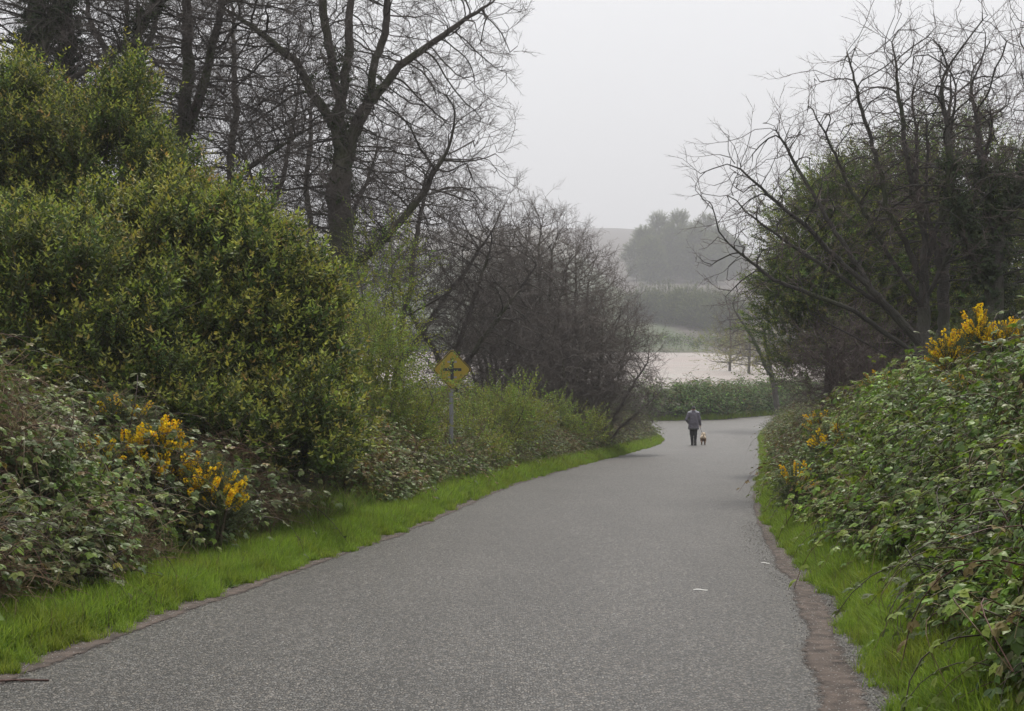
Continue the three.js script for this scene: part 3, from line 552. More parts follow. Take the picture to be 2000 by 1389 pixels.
// ---------------------------------------------------------------- trees on the right
const RB = 'bare trees on the right bank';
const rt = { base: [0.078, 0.072, 0.062], twigs: REDTWIGS, moss: 0.9, D: 0.19, dk: 0.42, wig: 0.12, up: 0.14, twigShare: 0.12, sway: 0.05, more: 1.8 };
bareTree({ ...rt, seed: 1101, name: 'bare_tree', group: RB, label: 'bare tree on the right bank spreading far out over the road', x: 8.05, d: 28, R: 0.16,
  trunks: [[[0, 0, 0], [0, 2.6, 0], [0.1, 4.6, 0], [0.08, 6.4, 0]], [[0, 3, 0], [-0.7, 4.4, 0.3], [-1.3, 6.4, 0.4], [-1.5, 7.4, 0.4]], [[0, 1.9, 0], [-1.2, 3, 0.5], [-2.6, 4.2, 0.7], [-3.7, 5.2, 0.7]], [[0, 1.6, 0], [-1.4, 2.5, 0.4], [-3, 3.1, 0.4], [-3.9, 3.8, 0.4]], [[0.05, 3.2, 0], [0.6, 5, -0.2], [0.75, 7, -0.2]], [[0, 1.2, 0], [-1.2, 1.8, 0.8], [-2.4, 2.4, 1]], [[0, 2.4, 0], [-1.0, 4, 0.4], [-2.2, 6.2, 0.5]], [[-1.2, 3, 0.5], [-2.0, 4.4, 0.4], [-2.9, 6.0, 0.3]], [[-0.6, 2.4, 0.3], [-1.9, 3.3, 0.2], [-3.4, 4.4, 0]], [[0, 3.8, 0], [-0.35, 5.6, 0.1], [-0.5, 7.4, 0.1]], [[0.05, 2.8, 0], [0.8, 4.2, 0.3], [1.3, 6.2, 0.4]]],
  lobes: [[-0.4, 5.2, 0, 2.2, 3.1, 2.4], [-2.2, 4.6, 0.4, 2.2, 1.9, 1.8], [-2.9, 3.6, 0.4, 1.6, 1.2, 1.4]], points: 1400 });
bareTree({ ...rt, seed: 1102, name: 'bare_tree', group: RB, label: 'stout ivy-covered bare tree near the right edge', x: 9.05, d: 27, R: 0.2,
  trunks: [[[-0.1, 0, 0], [0, 2.4, 0], [0.1, 3.8, 0], [-0.15, 5.2, 0], [-0.3, 6.2, 0]], [[0.1, 3.6, 0], [0.6, 5, 0.2], [0.85, 6.2, 0.3]], [[0, 2.6, 0], [-0.8, 4.4, 0.4], [-1, 6.4, 0.4]]], lobes: [[0.1, 5.4, 0, 2.1, 2.7, 2.1], [1.2, 4.4, 0, 1.8, 1.8, 1.8]], points: 1000, ivy: { n: 900, least: 0.06, top: 5 } });
bareTree({ ...rt, seed: 1103, name: 'bare_tree', group: RB, label: 'slim bare tree between the two larger trunks on the right', x: 8.9, d: 29.5, R: 0.12, trunks: [[[0, 0, 0], [0, 3, 0], [0.1, 5, 0], [0.2, 7.2, 0]], [[0, 3.4, 0], [-0.5, 5, 0], [-0.6, 7, 0]]], lobes: [[0.1, 5.6, 0, 1.6, 2.6, 1.8]], points: 650 });
bareTree({ ...rt, seed: 1104, name: 'bare_tree', group: RB, label: 'small distant bare tree beyond the right bank by the junction', x: 15.0, d: 80, R: 0.16, D: 0.25, dk: 0.5, di: 2, twigScale: 1.4, trunks: [[[0, 0, 0], [-0.5, 3, 0], [-1, 6, 0]], [[-0.4, 2.6, 0], [-1.6, 5, 0.5], [-2.6, 6.6, 0.5]]], lobes: [[-1.2, 6, 0, 2.3, 2.6, 2.2]], points: 900 });
for (const [k, sx, sd, h, lean, label] of [[0, 6.75, 30, 2.5, -0.1, 'bare leaning sapling nearest the road on the right bank'], [1, 7.3, 31, 2.9, -0.35, 'bare sapling with two stems on the right bank'], [2, 7.9, 31.5, 3.0, 0.3, 'upright bare sapling below the evergreen on the right'], [3, 7.9, 34, 2.8, -0.35, 'bare sapling bending over the verge behind the others'], [4, 8.6, 33, 2.8, -0.4, 'bare sapling in front of the dark evergreen trunks'], [5, 8.9, 38, 3.4, -0.3, 'bare sapling standing farther back by the verge on the right'], [6, 10.2, 43, 3.6, -0.2, 'twiggy bare sapling on the right bank nearest the junction'], [7, 10.0, 38, 3.4, 0.2, 'twiggy bare sapling under the evergreen crown']])
  bareTree({ ...rt, seed: 1120 + k, name: 'bare_sapling', group: 'bare saplings on the right bank', label, x: sx, d: sd, R: 0.045, r0: 0.004, D: 0.14, dk: 0.28, di: 1, base: [0.1, 0.075, 0.066], stem: 'stem', category: 'sapling', twigShare: 0.3, twigScale: 0.75,
    trunks: [[[0, 0, 0], [lean * 0.25, h * 0.4, 0], [lean * 0.8, h * 0.8, 0]], [[0.15, 0, 0.1], [0.3, h * 0.4, 0.1], [0.3 - lean * 0.3, h * 0.75, 0.2]], [[0.05, 0, -0.1], [lean * 0.6, h * 0.35, 0.2], [lean * 1.4, h * 0.6, 0.3]]], lobes: [[lean * 0.5, h * 0.62, 0, 1.15, h * 0.4, 0.8]], points: 420 });

const evergreen = (seed, label, x, d, lobes, clumps, per) => leafyBush({ seed, name: 'evergreen_tree', group: 'dark evergreen trees on the right', label, x, d, lobes, clumps, per, geos: EVER, category: 'tree', R: 0.2, spread: 0.42, size: 1.15, inner: 0.35, up: 0.25, stems: 2, stemName: 'trunk', stemCol: [0.07, 0.06, 0.05] });
evergreen(1201, 'dark evergreen tree behind the bare tree on the right', 8.0, 36.5, [[0.2, 5.1, 0, 1.5, 1.5, 1.6], [1.2, 6.0, 0, 1.5, 1.4, 1.6], [-0.5, 3.9, 0.3, 1.1, 0.7, 1.3], [1.3, 4.0, 0, 1.7, 1.1, 1.6], [-0.3, 3.0, 0.2, 1.3, 0.5, 1.2], [1.6, 2.9, 0.2, 1.4, 0.6, 1.3], [-0.6, 2.2, 0.4, 0.8, 0.35, 0.9], [2.2, 2.0, 0.2, 1.0, 0.5, 1.0]], 640, 12);
evergreen(1202, 'dark evergreen tree at the right edge behind the ivy-covered trunk', 11.6, 37, [[0, 5.8, 0, 2.2, 2.1, 1.8], [-1.0, 4.6, 0, 1.9, 1.7, 1.7], [1.2, 4.4, 0, 2, 1.7, 1.8], [0.2, 3.0, 0.2, 2.2, 1.0, 1.5]], 560, 13);
evergreen(1203, 'low dark evergreen behind the ivy-covered trunk', 12.2, 40, [[0, 2.4, 0, 2.0, 1.5, 1.6], [-1.6, 1.7, 0, 1.2, 1.0, 1.2]], 260, 12);
console.log('right trees');

// ---------------------------------------------------------------- leafy bushes on the left
const W = { geos: WILLOW, name: 'willow_bush', group: 'leafy green bushes on the left bank', R: 0.1, leaders: 130 };
leafyBush({ ...W, seed: 1301, label: 'large leafy green bush hanging over the left verge', x: -3.7, d: 18.6, clumps: 1450, per: 11, spread: 0.22, lobes: [[-0.1, 1.2, 0, 1.3, 1.3, 1.4], [0.15, 2.05, 0.1, 0.95, 1.1, 1.1], [0.75, 1.2, 0, 0.58, 1.25, 1.0], [-0.85, 2.4, 0, 1.1, 1.2, 1.1], [0.35, 0.7, 0.2, 1.05, 0.75, 1.2], [0.3, 2.7, 0, 0.35, 0.75, 0.5], [1.0, 1.95, 0, 0.28, 0.7, 0.5], [-0.4, 2.85, 0.2, 0.4, 0.55, 0.5], [0.45, 0.5, 0.9, 0.85, 0.55, 0.6], [-0.6, 0.6, 1.0, 0.9, 0.6, 0.6], [0.95, 0.6, -0.6, 0.5, 0.6, 0.7], [0.95, 0.45, 1.4, 0.65, 0.5, 0.6], [0.1, 0.5, 1.8, 0.8, 0.5, 0.6], [-0.8, 0.6, 2.0, 0.8, 0.5, 0.5]], stems: 5 });
leafyBush({ ...W, seed: 1302, label: 'tall leafy green bush behind the bramble bank at the left', x: -6.6, d: 21.5, clumps: 950, per: 11, spread: 0.24, lobes: [[-1.0, 3.6, 0, 1.25, 1.7, 1.3], [0.4, 3.2, 0, 1.25, 2.0, 1.3], [1.3, 2.5, 0.2, 1.0, 1.5, 1.1], [-0.3, 1.6, 0.6, 2.0, 1.5, 1.2], [-0.9, 4.8, 0, 0.4, 0.8, 0.5], [0.75, 4.8, 0, 0.4, 0.7, 0.5], [-0.1, 4.6, 0, 0.35, 0.6, 0.5], [1.5, 3.6, 0, 0.35, 0.6, 0.5]], stems: 5 });
leafyBush({ ...W, seed: 1303, label: 'leafy green bush cut off by the left edge above the brambles', x: -8.9, d: 20.5, clumps: 420, per: 12, spread: 0.3, lobes: [[0, 3.6, 0, 1.5, 1.9, 1.3], [0.8, 1.9, 0.5, 1.7, 1.5, 1.2]], stems: 4 });
leafyBush({ ...W, seed: 1304, label: 'dark leafy bush low behind the left gorse', x: -5.5, d: 17.4, clumps: 420, per: 12, spread: 0.26, lobes: [[0, 1.4, 0, 1.5, 1.4, 1.1], [0.9, 0.9, 0.2, 1.1, 1.0, 1.0], [-1.2, 1.1, 0, 1.1, 1.0, 1.0]], stems: 4 });
const hawthorn = (seed, label, x, d, lobes, clumps, per, more = {}) => leafyBush({ seed, name: 'hawthorn_bush', group: 'hawthorns coming into leaf on the left', label, x, d, lobes, clumps, per, geos: HAW, R: 0.06, spread: 0.34, size: 1, inner: 0.4, up: 0.3, stems: 4, ...more });
hawthorn(1321, 'airy pale green bush just left of the road sign', -2.35, 27, [[0, 1.2, 0, 0.7, 1.2, 1.0], [-0.4, 2.0, 0, 0.6, 0.9, 0.8], [0.35, 0.6, 0.2, 0.6, 0.5, 0.8], [1.0, 1.7, 0.1, 0.22, 0.2, 0.2]], 240, 7, { spread: 0.28 });
hawthorn(1322, 'airy pale green bush right of the road sign', -0.35, 36, [[0, 1.0, 0, 0.8, 0.8, 0.9], [0.75, 1.45, 0, 0.5, 0.5, 0.6], [-0.7, 0.6, 0, 0.7, 0.6, 0.8]], 170, 7, { spread: 0.3 });
hawthorn(1323, 'tall thin tree with fresh leaves below the largest bare tree', -2.9, 31, [[0, 3.7, 0, 1.0, 1.1, 0.9], [-0.6, 2.6, 0, 1.0, 1.0, 0.9], [0.5, 2.3, 0, 0.7, 0.9, 0.8]], 130, 5, { R: 0.09 });
hawthorn(1324, 'low pale green bush at the foot of the bare clump', 1.3, 46, [[0, 0.7, 0, 0.9, 0.6, 0.8], [0.8, 0.5, 0, 0.7, 0.5, 0.7]], 110, 6);
hawthorn(1325, 'low pale green bush directly behind the road sign', -1.0, 32.2, [[0, 0.6, 0, 0.9, 0.55, 0.7], [-0.9, 0.8, -0.4, 0.7, 0.7, 0.7]], 150, 6);
// inferred, unseen trees added behind the viewpoint to shade near road and bush faces
for (const [k, x, d, h, label] of [[0, -6.5, -6, 8, 'unseen leafy tree added on the left bank just behind the viewpoint for shade'], [1, 6.0, -5, 7.5, 'unseen leafy tree added on the right bank just behind the viewpoint for shade'], [2, -5, -13, 9, 'unseen tall leafy tree added for shade on the left bank farther back'], [3, 5.5, -13, 9, 'unseen tall leafy tree added for shade on the right bank farther back'], [4, 0.5, -20, 9, 'unseen leafy tree added for shade straight behind the viewpoint']])
  leafyBush({ seed: 1350 + k, name: 'added_shade_tree', category: 'tree', group: 'unseen trees added behind the viewpoint for shade', label, x, d, clumps: 420, per: 7, size: 2.4, spread: 0.6, geos: WILLOW, R: 0.25, inner: 0.4, stems: 3, stemName: 'trunk', lobes: [[0, h * 0.62, 0, 2.6, h * 0.36, 2.6], [1.2, h * 0.45, 0.6, 2, h * 0.3, 2], [-1.2, h * 0.4, -0.6, 2, h * 0.34, 2], [0, h * 0.2, 0, 2.2, h * 0.2, 2]] });
console.log('bushes');

// ---------------------------------------------------------------- brambles, gorse, dead stalks, grass
const resample = (line) => { const out = [0]; for (let k = 1; k < line.length; k++) out.push(out[k - 1] + Math.hypot(line[k][0] - line[k - 1][0], line[k][1] - line[k - 1][1])); return out; };
function along(line, side) { // a walker along an edge: (metres along, metres outwards) -> [x, d]
  const at = resample(line);
  return { length: at[at.length - 1], start: (d0) => { for (let k = 0; k < line.length; k++) if (line[k][1] >= d0) return at[k]; return 0; }, p: (t, s) => { let k = 1; while (k < at.length - 1 && at[k] < t) k++; const u = clamp((t - at[k - 1]) / (at[k] - at[k - 1])), a = line[k - 1], b = line[k], ux = (b[0] - a[0]) / (at[k] - at[k - 1]), ud = (b[1] - a[1]) / (at[k] - at[k - 1]); return [mix(a[0], b[0], u) - side * ud * s, mix(a[1], b[1], u) + side * ux * s]; } };
}
const EL = along(LEFT, 1), ER = along(RIGHT, -1), EF = along(FAR, 1);
const normalAt = (x, d) => { const e = 0.3; return V(height(x - e, d) - height(x + e, d), 2 * e, height(x, d + e) - height(x, d - e)).normalize(); };
function brambles(name, label, edge, t0, t1, s0, s1, n, { only, thick = 0.65, seed, geos = BRAMBLE, scale = 1, tints, mat = M.gloss, lean = 0.5, front = 1 }) {
  const r = rngOf(seed), sc = new Scatter(geos);
  for (let k = 0; k < n; k++) {
    const t = mix(t0, t1, r()), wob = 0.35 * n2(t * 0.5, seed) + 0.2 * n2(t * 1.7, seed + 3), s = s0 + wob + (s1 - s0) * Math.pow(r(), 1.25), [x, d] = edge.p(t, s);
    const mound = thick * (0.55 + 0.45 * n2(x * 0.55 + 3, d * 0.55) + 0.25 * n2(x * 1.6, d * 1.6)) * sstep(s0 + wob - 0.3, s0 + wob + 0.7, s) + 0.12, u = Math.pow(r(), 0.55);
    if (only && !only(x, d)) continue;
    const nn = normalAt(x, d), y = height(x, d) + mound * u * nn.y, q = mound * u * 0.5 * front;
    const patch = n2(x * 0.8 + seed, d * 0.8), dead = n2(x * 1.3 - seed, d * 1.3 + 9), v = 0.8 + 0.4 * r() + 0.12 * patch;
    const tint = tints(patch, dead, v, r);
    const dir = nn.clone().multiplyScalar(0.8).addScaledVector(onSphere(r), 0.75).addScaledVector(V(0, 1, 0), lean).normalize();
    sc.add(r, x + nn.x * q, y - 0.05, -d + nn.z * q, dir, scale * (0.65 + 0.6 * r()), tint);
  }
  return cover(name, label, sc, mat, 'brambles');
}
const plain = (p, q, v) => (q > 0.6 ? [1.6 * v, 0.95 * v, 1.05 * v] : p > 0.35 ? [1.35 * v, 1.4 * v, 0.9 * v] : [v, v, v]);
const tl = (d) => EL.start(d), tr = (d) => ER.start(d);
brambles('bramble_thicket', 'bramble thicket on the bank at the lower left, under the gorse', EL, tl(6), tl(16.4), 0.95, 5.2, 10200, { seed: 41, thick: 0.75, tints: plain });
brambles('bramble_thicket', 'bramble bank on the left between the big bush and the bend', EL, tl(20.5), tl(70), 0.85, 3.6, 23500, { seed: 42, thick: 0.7, scale: 0.85, tints: (p, q, v) => (q > 0.4 ? [1.8 * v, 1.0 * v, 1.0 * v] : [1.25 * v, 1.2 * v, 1.1 * v]) });
brambles('bramble_thicket', 'bramble end of the left bank where the side road turns off', EL, tl(68), tl(76) + 14, 0.6, 4.5, 2600, { seed: 43, thick: 0.7, scale: 1.2, tints: (p, q, v) => [1.2 * v, 1.15 * v, v] });
brambles('bramble_thicket', 'dense bramble bank close by on the right', ER, tr(5), tr(22), 0.85, 5.0, 16500, { seed: 44, thick: 0.8, tints: (p, q, v) => (q > 0.7 ? [1.6 * v, 1.0 * v, v] : p > 0.05 ? [1.6 * v, 1.75 * v, 0.8 * v] : [1.05 * v, 1.15 * v, v]) });
brambles('bramble_thicket', 'bramble bank on the right running on to the junction', ER, tr(20), tr(80), 0.7, 5.5, 22000, { seed: 45, thick: 0.75, scale: 0.9, tints: (p, q, v) => (q > 0.35 ? [1.8 * v, 1.0 * v, 1.0 * v] : [1.15 * v, 1.15 * v, v]) });
brambles('field_hedge', 'low green hedge along the far side of the junction', EF, EF.start(91) + 30, EF.length - 10, 0.5, 3.0, 9500, { seed: 46, thick: 1.35, scale: 1.7, tints: (p, q, v) => (q > 0.5 ? [1.5 * v, 1.05 * v, v] : [1.0 * v, 1.25 * v, v]), mat: M.leaf });
brambles('dead_stalks', 'tangle of dead brown stalks among the left brambles', EL, tl(7), tl(17), 1.0, 4.6, 4200, { seed: 47, only: (x, d) => n2(x * 0.9 + 4, d * 0.9) > 0.3, geos: DEADSTALK, thick: 0.75, scale: 1.1, mat: M.twig, tints: (p, q, v) => [v, v, v] });
brambles('dead_stalks', 'thin dead stalks among the right-hand brambles', ER, tr(6), tr(50), 1.0, 5.0, 2600, { seed: 48, only: (x, d) => n2(x * 0.9 + 4, d * 0.6) > 0.4, geos: DEADSTALK, thick: 0.75, scale: 1.0, mat: M.twig, tints: (p, q, v) => [0.9 * v, 0.85 * v, 0.85 * v] });
brambles('dead_stalks', 'thin dead stalks along the left bank beyond the sign', EL, tl(22), tl(66), 0.9, 3.4, 900, { seed: 49, geos: DEADSTALK, thick: 0.7, scale: 1.0, mat: M.twig, tints: (p, q, v) => [0.9 * v, 0.9 * v, 0.9 * v] });

function gorse(seed, label, x, d, lobes, spikes, blooms) {
  const r = rngOf(seed), o = thing('gorse_bush', label, 'bush', [x, height(x, d) - 0.03, -d], 'flowering gorse'), g = new Geo(), sp = new Scatter(SPIKE), bl = new Scatter(BLOOM);
  for (const l of lobes) for (let k = 0; k < 5; k++) { const e = [l[0] + gauss(r) * l[3] * 0.5, l[1], l[2] + gauss(r) * l[3] * 0.5]; g.tube([[gauss(r) * 0.1, 0, gauss(r) * 0.1], [e[0] * 0.6, e[1] * 0.5, e[2] * 0.6], e], [0.016, 0.011, 0.006], 4, [0.09, 0.07, 0.045]); }
  const place = (sc, n, low, shift) => { for (let k = 0; k < n; k++) { const l = lobes[Math.floor(r() * lobes.length)], e = onSphere(r); if (e.y < low) { k -= 0.5; continue; } const s = 0.75 + 0.3 * r(), v = 0.8 + 0.4 * r(); sc.add(r, l[0] + e.x * s * l[3], Math.max(0.03, l[1] + e.y * s * l[4] - shift), l[2] + e.z * s * l[3], e.clone().multiplyScalar(0.9).addScaledVector(V(0, 1, 0), 0.6).addScaledVector(onSphere(r), 0.4).normalize(), 0.42 + 0.3 * r(), [v, v, v]); } };
  place(sp, Math.round(spikes * 1.7), -0.6, 0.14); place(bl, Math.round(blooms * 1.5), -0.1, 0.12);
  part('stems', g.build(), M.twig, o); sp.build('spines', M.leaf, o); bl.build('flowers', M.petal, o);
}
const G = (px, py, d) => [(px - 1000) / 2800 * d, d]; // survey sheet: bearing and distance to ground position
const gorseAt = (seed, label, px, py, d, lobes, a, b) => { const [x, dd] = G(px, py, d), y = 1.6 + (800 - py) / 2800 * d - height(x, dd); gorse(seed, label, x, dd, lobes.map((l) => [l[0], Math.max(l[4] * 0.7, y + l[1]), l[2], l[3], l[4]]), a, b); };
gorseAt(1401, 'gorse in full yellow flower in front of the big left bush', 285, 885, 14.3, [[0, 0, 0, 0.2, 0.2], [-0.16, 0.0, 0, 0.16, 0.14], [0.17, 0.1, 0, 0.1, 0.2], [0.14, -0.16, 0.1, 0.15, 0.15]], 260, 90);
gorseAt(1402, 'yellow gorse sprig left of the full-flowering gorse', 180, 890, 13.8, [[0, 0, 0, 0.16, 0.14], [0.08, -0.22, 0, 0.12, 0.12]], 110, 38);
gorseAt(1403, 'gorse with rusty orange flowers low by the left verge', 415, 955, 14.3, [[0, 0.05, 0, 0.2, 0.24], [0.08, -0.12, 0.05, 0.18, 0.2], [-0.2, 0.12, 0, 0.15, 0.15]], 180, 70);
gorseAt(1404, 'gorse sprig cut off by the left edge', 4, 965, 12, [[0, 0, 0, 0.12, 0.13]], 70, 30);
gorseAt(1405, 'small yellow gorse tips above the full-flowering gorse', 235, 805, 15.2, [[0, 0, 0, 0.2, 0.14]], 120, 16);
gorseAt(1411, 'gorse spike with yellow flowers, highest on the right bank', 1912, 645, 17, [[0, 0, 0, 0.08, 0.24], [0.13, -0.14, 0, 0.08, 0.14]], 100, 40);
gorseAt(1412, 'leaning gorse spike left of the highest one on the right', 1862, 700, 17.5, [[-0.05, 0.1, 0, 0.1, 0.2], [0.03, -0.12, 0, 0.12, 0.18], [0.14, -0.3, 0, 0.13, 0.12]], 150, 56);
gorseAt(1413, 'gorse in flower at the right edge below the ivy-covered trunk', 1970, 660, 17, [[0, 0, 0, 0.14, 0.12], [0.2, 0.03, 0, 0.14, 0.12]], 130, 46);
gorseAt(1414, 'gorse with orange flowers half hidden in the right brambles', 1895, 765, 15.2, [[0, 0, 0, 0.14, 0.16], [-0.05, -0.2, 0.1, 0.14, 0.1]], 120, 46);
gorseAt(1415, 'low gorse tips in the middle of the right bank', 1858, 742, 18.5, [[0, 0, 0, 0.2, 0.09]], 90, 26);
gorseAt(1416, 'orange-flowered gorse sprig low on the right bank', 1785, 770, 20, [[0, 0, 0, 0.22, 0.14]], 110, 34);
gorseAt(1417, 'yellow gorse nearest the road on the right bank', 1622, 838, 24, [[0, 0, 0, 0.26, 0.2], [-0.15, 0.12, 0, 0.14, 0.12]], 150, 52);
gorseAt(1418, 'straggling gorse below the yellow one by the road on the right', 1655, 885, 19, [[0, 0, 0, 0.24, 0.14], [-0.24, 0.2, 0, 0.12, 0.12]], 130, 40);
gorseAt(1419, 'gorse sprig with few flowers at the foot of the saplings', 1722, 745, 25, [[0, 0, 0, 0.28, 0.08]], 90, 22);
gorseAt(1420, 'gorse sprig at the foot of the right bank by the verge', 1552, 942, 18, [[0, 0, 0, 0.12, 0.16]], 60, 10);

function turf(name, label, edge, t0, t1, width, n, seed, geos, s0, scale) {
  const r = rngOf(seed), sc = new Scatter(geos);
  for (let k = 0; k < n; k++) {
    const u = r(), t = mix(t0, t1, u), s = s0 + 0.1 * n2(t * 0.9, seed) + 0.07 * n2(t * 4.1, seed + 5) + width(t) * Math.pow(r(), 0.9), [x, d] = edge.p(t, s);
    const patch = n2(x * 0.9, d * 0.9 + seed), v = 0.82 + 0.3 * r() + 0.12 * patch, edgeScale = 0.55 + 0.6 * sstep(0, 0.35, s - s0);
    sc.add(r, x, height(x, d) - 0.012, -d, V(gauss(r) * 0.18, 1, gauss(r) * 0.18).normalize(), scale * edgeScale * (0.7 + 0.6 * r()), [v * (0.95 + 0.2 * Math.max(0, -patch)), v, v]);
  }
  return cover(name, label, sc, M.grass, 'grass');
}
turf('grass_verge', 'bright green grass verge along the near left edge of the road', EL, tl(6), tl(22), () => 1.35, 13000, 61, TURF, 0.0, 1.0);
turf('grass_verge', 'grass verge along the left edge of the road up to the bend', EL, tl(22), tl(72) + 6, () => 1.25, 9500, 62, TURF, 0.0, 1.35);
turf('grass_verge', 'bright green grass verge along the near right edge of the road', ER, tr(5), tr(22), () => 1.4, 15000, 63, TURF, 0.0, 1.15);
turf('grass_verge', 'narrow grass verge along the right edge towards the junction', ER, tr(22), tr(90), () => 1.0, 8500, 64, TURF, 0.0, 1.4);
turf('grass_verge', 'strip of grass at the foot of the far hedge', EF, EF.start(91) + 30, EF.length - 10, () => 0.8, 2200, 65, TURF, 0.0, 2);
const WEED = variants(4, (k) => { // rosettes of broad leaves
  const r = rngOf(250 + k), g = new Geo();
  for (let q = 0; q < 11; q++) { const a = q * 2.4 + r(), dir = V(Math.cos(a), 0.25 + 0.9 * r(), Math.sin(a)).normalize(), sd = V().crossVectors(V(0, 1, 0), dir).normalize(), v = 0.75 + 0.5 * r(), l = 0.09 + 0.08 * r(); g.ovate([Math.cos(a) * 0.01, 0.01, Math.sin(a) * 0.01], dir, sd, l, l * (k % 2 ? 0.34 : 0.5), [0.13 * v, 0.2 * v, 0.035 * v], 0.12, 0.3); }
  return g.build();
});
turf('verge_weeds', 'broad-leaved weeds in the left verge', EL, tl(6), tl(34), () => 1.2, 520, 68, WEED, 0.15, 1.0);
turf('verge_weeds', 'broad-leaved weeds in the right verge', ER, tr(5), tr(34), () => 1.2, 560, 69, WEED, 0.15, 1.1);
turf('tall_grass', 'taller grass clumps along the left verge', EL, tl(6), tl(60), () => 0.9, 900, 66, LONGGRASS, 0.55, 1.0);
turf('tall_grass', 'taller grass clumps along the right verge', ER, tr(5), tr(50), () => 0.8, 900, 67, LONGGRASS, 0.5, 1.0);
console.log('cover');

// ---------------------------------------------------------------- the country beyond the junction
function farTree(seed, label, x, d, h, lobes, n, size, geos, tintOf, name = 'distant_tree', group = 'misty trees on the hillside') {
  const r = rngOf(seed), o = thing(name, label, 'tree', [x, height(x, d) - 0.2, -d], group), g = new Geo(), sc = new Scatter(geos);
  g.tube([[0, -0.3, 0], [0.2, h * 0.4, 0], [0.1, h * 0.75, 0], [0, h * 0.95, 0]], [h * 0.022, h * 0.017, h * 0.01, h * 0.003], 7, [0.07, 0.06, 0.05]);
  for (let k = 0; k < 22; k++) { const l = lobes[Math.floor(r() * lobes.length)], y = l[1] - l[4] * 0.5; g.tube([[0.1, y * 0.8, 0], [l[0] * 0.6 + gauss(r), y, l[2] * 0.6 + gauss(r)], [l[0] + gauss(r) * l[3] * 0.7, l[1] + gauss(r) * l[4] * 0.5, l[2] + gauss(r) * l[3] * 0.7]], [h * 0.006, h * 0.004, h * 0.0015], 4, [0.07, 0.06, 0.05]); }
  part('trunk', g.build(), M.twig, o);
  for (let k = 0; k < n; k++) {
    const l = lobes[Math.floor(r() * lobes.length)], e = onSphere(r), s = 0.55 + 0.45 * Math.sqrt(r()) * (1 + 0.3 * n3(e.x * 2.5, e.y * 2.5 + k % 3, e.z * 2.5)), v = 0.8 + 0.4 * r();
    sc.add(r, l[0] + e.x * s * l[3], l[1] + e.y * s * l[4], l[2] + e.z * s * l[3], e.clone().addScaledVector(V(0, 1, 0), 0.7).addScaledVector(onSphere(r), 0.5).normalize(), size * (0.6 + 0.7 * r()), tintOf(v));
  }
  sc.build('crown', M.leaf, o);
}
const pineLobes = (r, h) => { const out = []; for (let k = 0; k < 9; k++) { const t = 0.12 + 0.84 * k / 8, w = h * 0.34 * (1.05 - Math.abs(t - 0.4) * 1.25); out.push([(r() - 0.5) * w * 1.3, h * t, (r() - 0.5) * w, Math.max(h * 0.05, w * (0.55 + 0.3 * r())), h * 0.07]); } return out; };
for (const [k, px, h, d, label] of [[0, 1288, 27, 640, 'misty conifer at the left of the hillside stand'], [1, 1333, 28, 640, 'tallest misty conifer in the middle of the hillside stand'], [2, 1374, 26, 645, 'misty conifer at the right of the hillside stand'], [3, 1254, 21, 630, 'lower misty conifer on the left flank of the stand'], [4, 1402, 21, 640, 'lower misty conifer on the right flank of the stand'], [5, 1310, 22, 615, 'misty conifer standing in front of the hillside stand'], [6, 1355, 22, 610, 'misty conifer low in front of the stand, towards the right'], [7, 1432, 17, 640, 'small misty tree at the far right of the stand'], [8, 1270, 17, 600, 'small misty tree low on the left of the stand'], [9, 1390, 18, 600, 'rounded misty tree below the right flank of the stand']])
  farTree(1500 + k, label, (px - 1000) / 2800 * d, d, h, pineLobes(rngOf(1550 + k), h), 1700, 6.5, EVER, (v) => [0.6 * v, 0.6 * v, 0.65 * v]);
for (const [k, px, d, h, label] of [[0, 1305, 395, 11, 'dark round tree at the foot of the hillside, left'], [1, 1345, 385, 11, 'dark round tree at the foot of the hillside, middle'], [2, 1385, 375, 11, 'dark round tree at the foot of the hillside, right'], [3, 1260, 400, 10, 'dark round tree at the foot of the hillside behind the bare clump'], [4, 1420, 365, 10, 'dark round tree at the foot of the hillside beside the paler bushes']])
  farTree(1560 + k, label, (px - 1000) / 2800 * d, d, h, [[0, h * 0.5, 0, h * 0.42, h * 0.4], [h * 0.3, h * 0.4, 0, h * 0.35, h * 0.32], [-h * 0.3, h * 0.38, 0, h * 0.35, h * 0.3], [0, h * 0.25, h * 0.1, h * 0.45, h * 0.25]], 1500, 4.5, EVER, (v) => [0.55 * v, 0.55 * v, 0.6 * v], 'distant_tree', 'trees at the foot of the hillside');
for (const [k, px, d, h, label] of [[0, 1425, 190, 9, 'pale olive bush at the field edge left of the evergreen'], [1, 1462, 180, 9, 'brownish bush at the field edge close to the evergreen'], [2, 1500, 175, 10, 'brownish bush at the field edge behind the saplings']])
  farTree(1580 + k, label, (px - 1000) / 2800 * d, d, h, [[0, h * 0.5, 0, h * 0.36, h * 0.4], [h * 0.25, h * 0.35, 0, h * 0.3, h * 0.3], [-h * 0.25, h * 0.3, 0, h * 0.3, h * 0.28]], 420, 2.2, HAW, (v) => (k ? [1.0 * v, 0.75 * v, 0.9 * v] : [0.9 * v, 0.85 * v, 0.8 * v]), 'field_bush', 'bushes along the field edge');
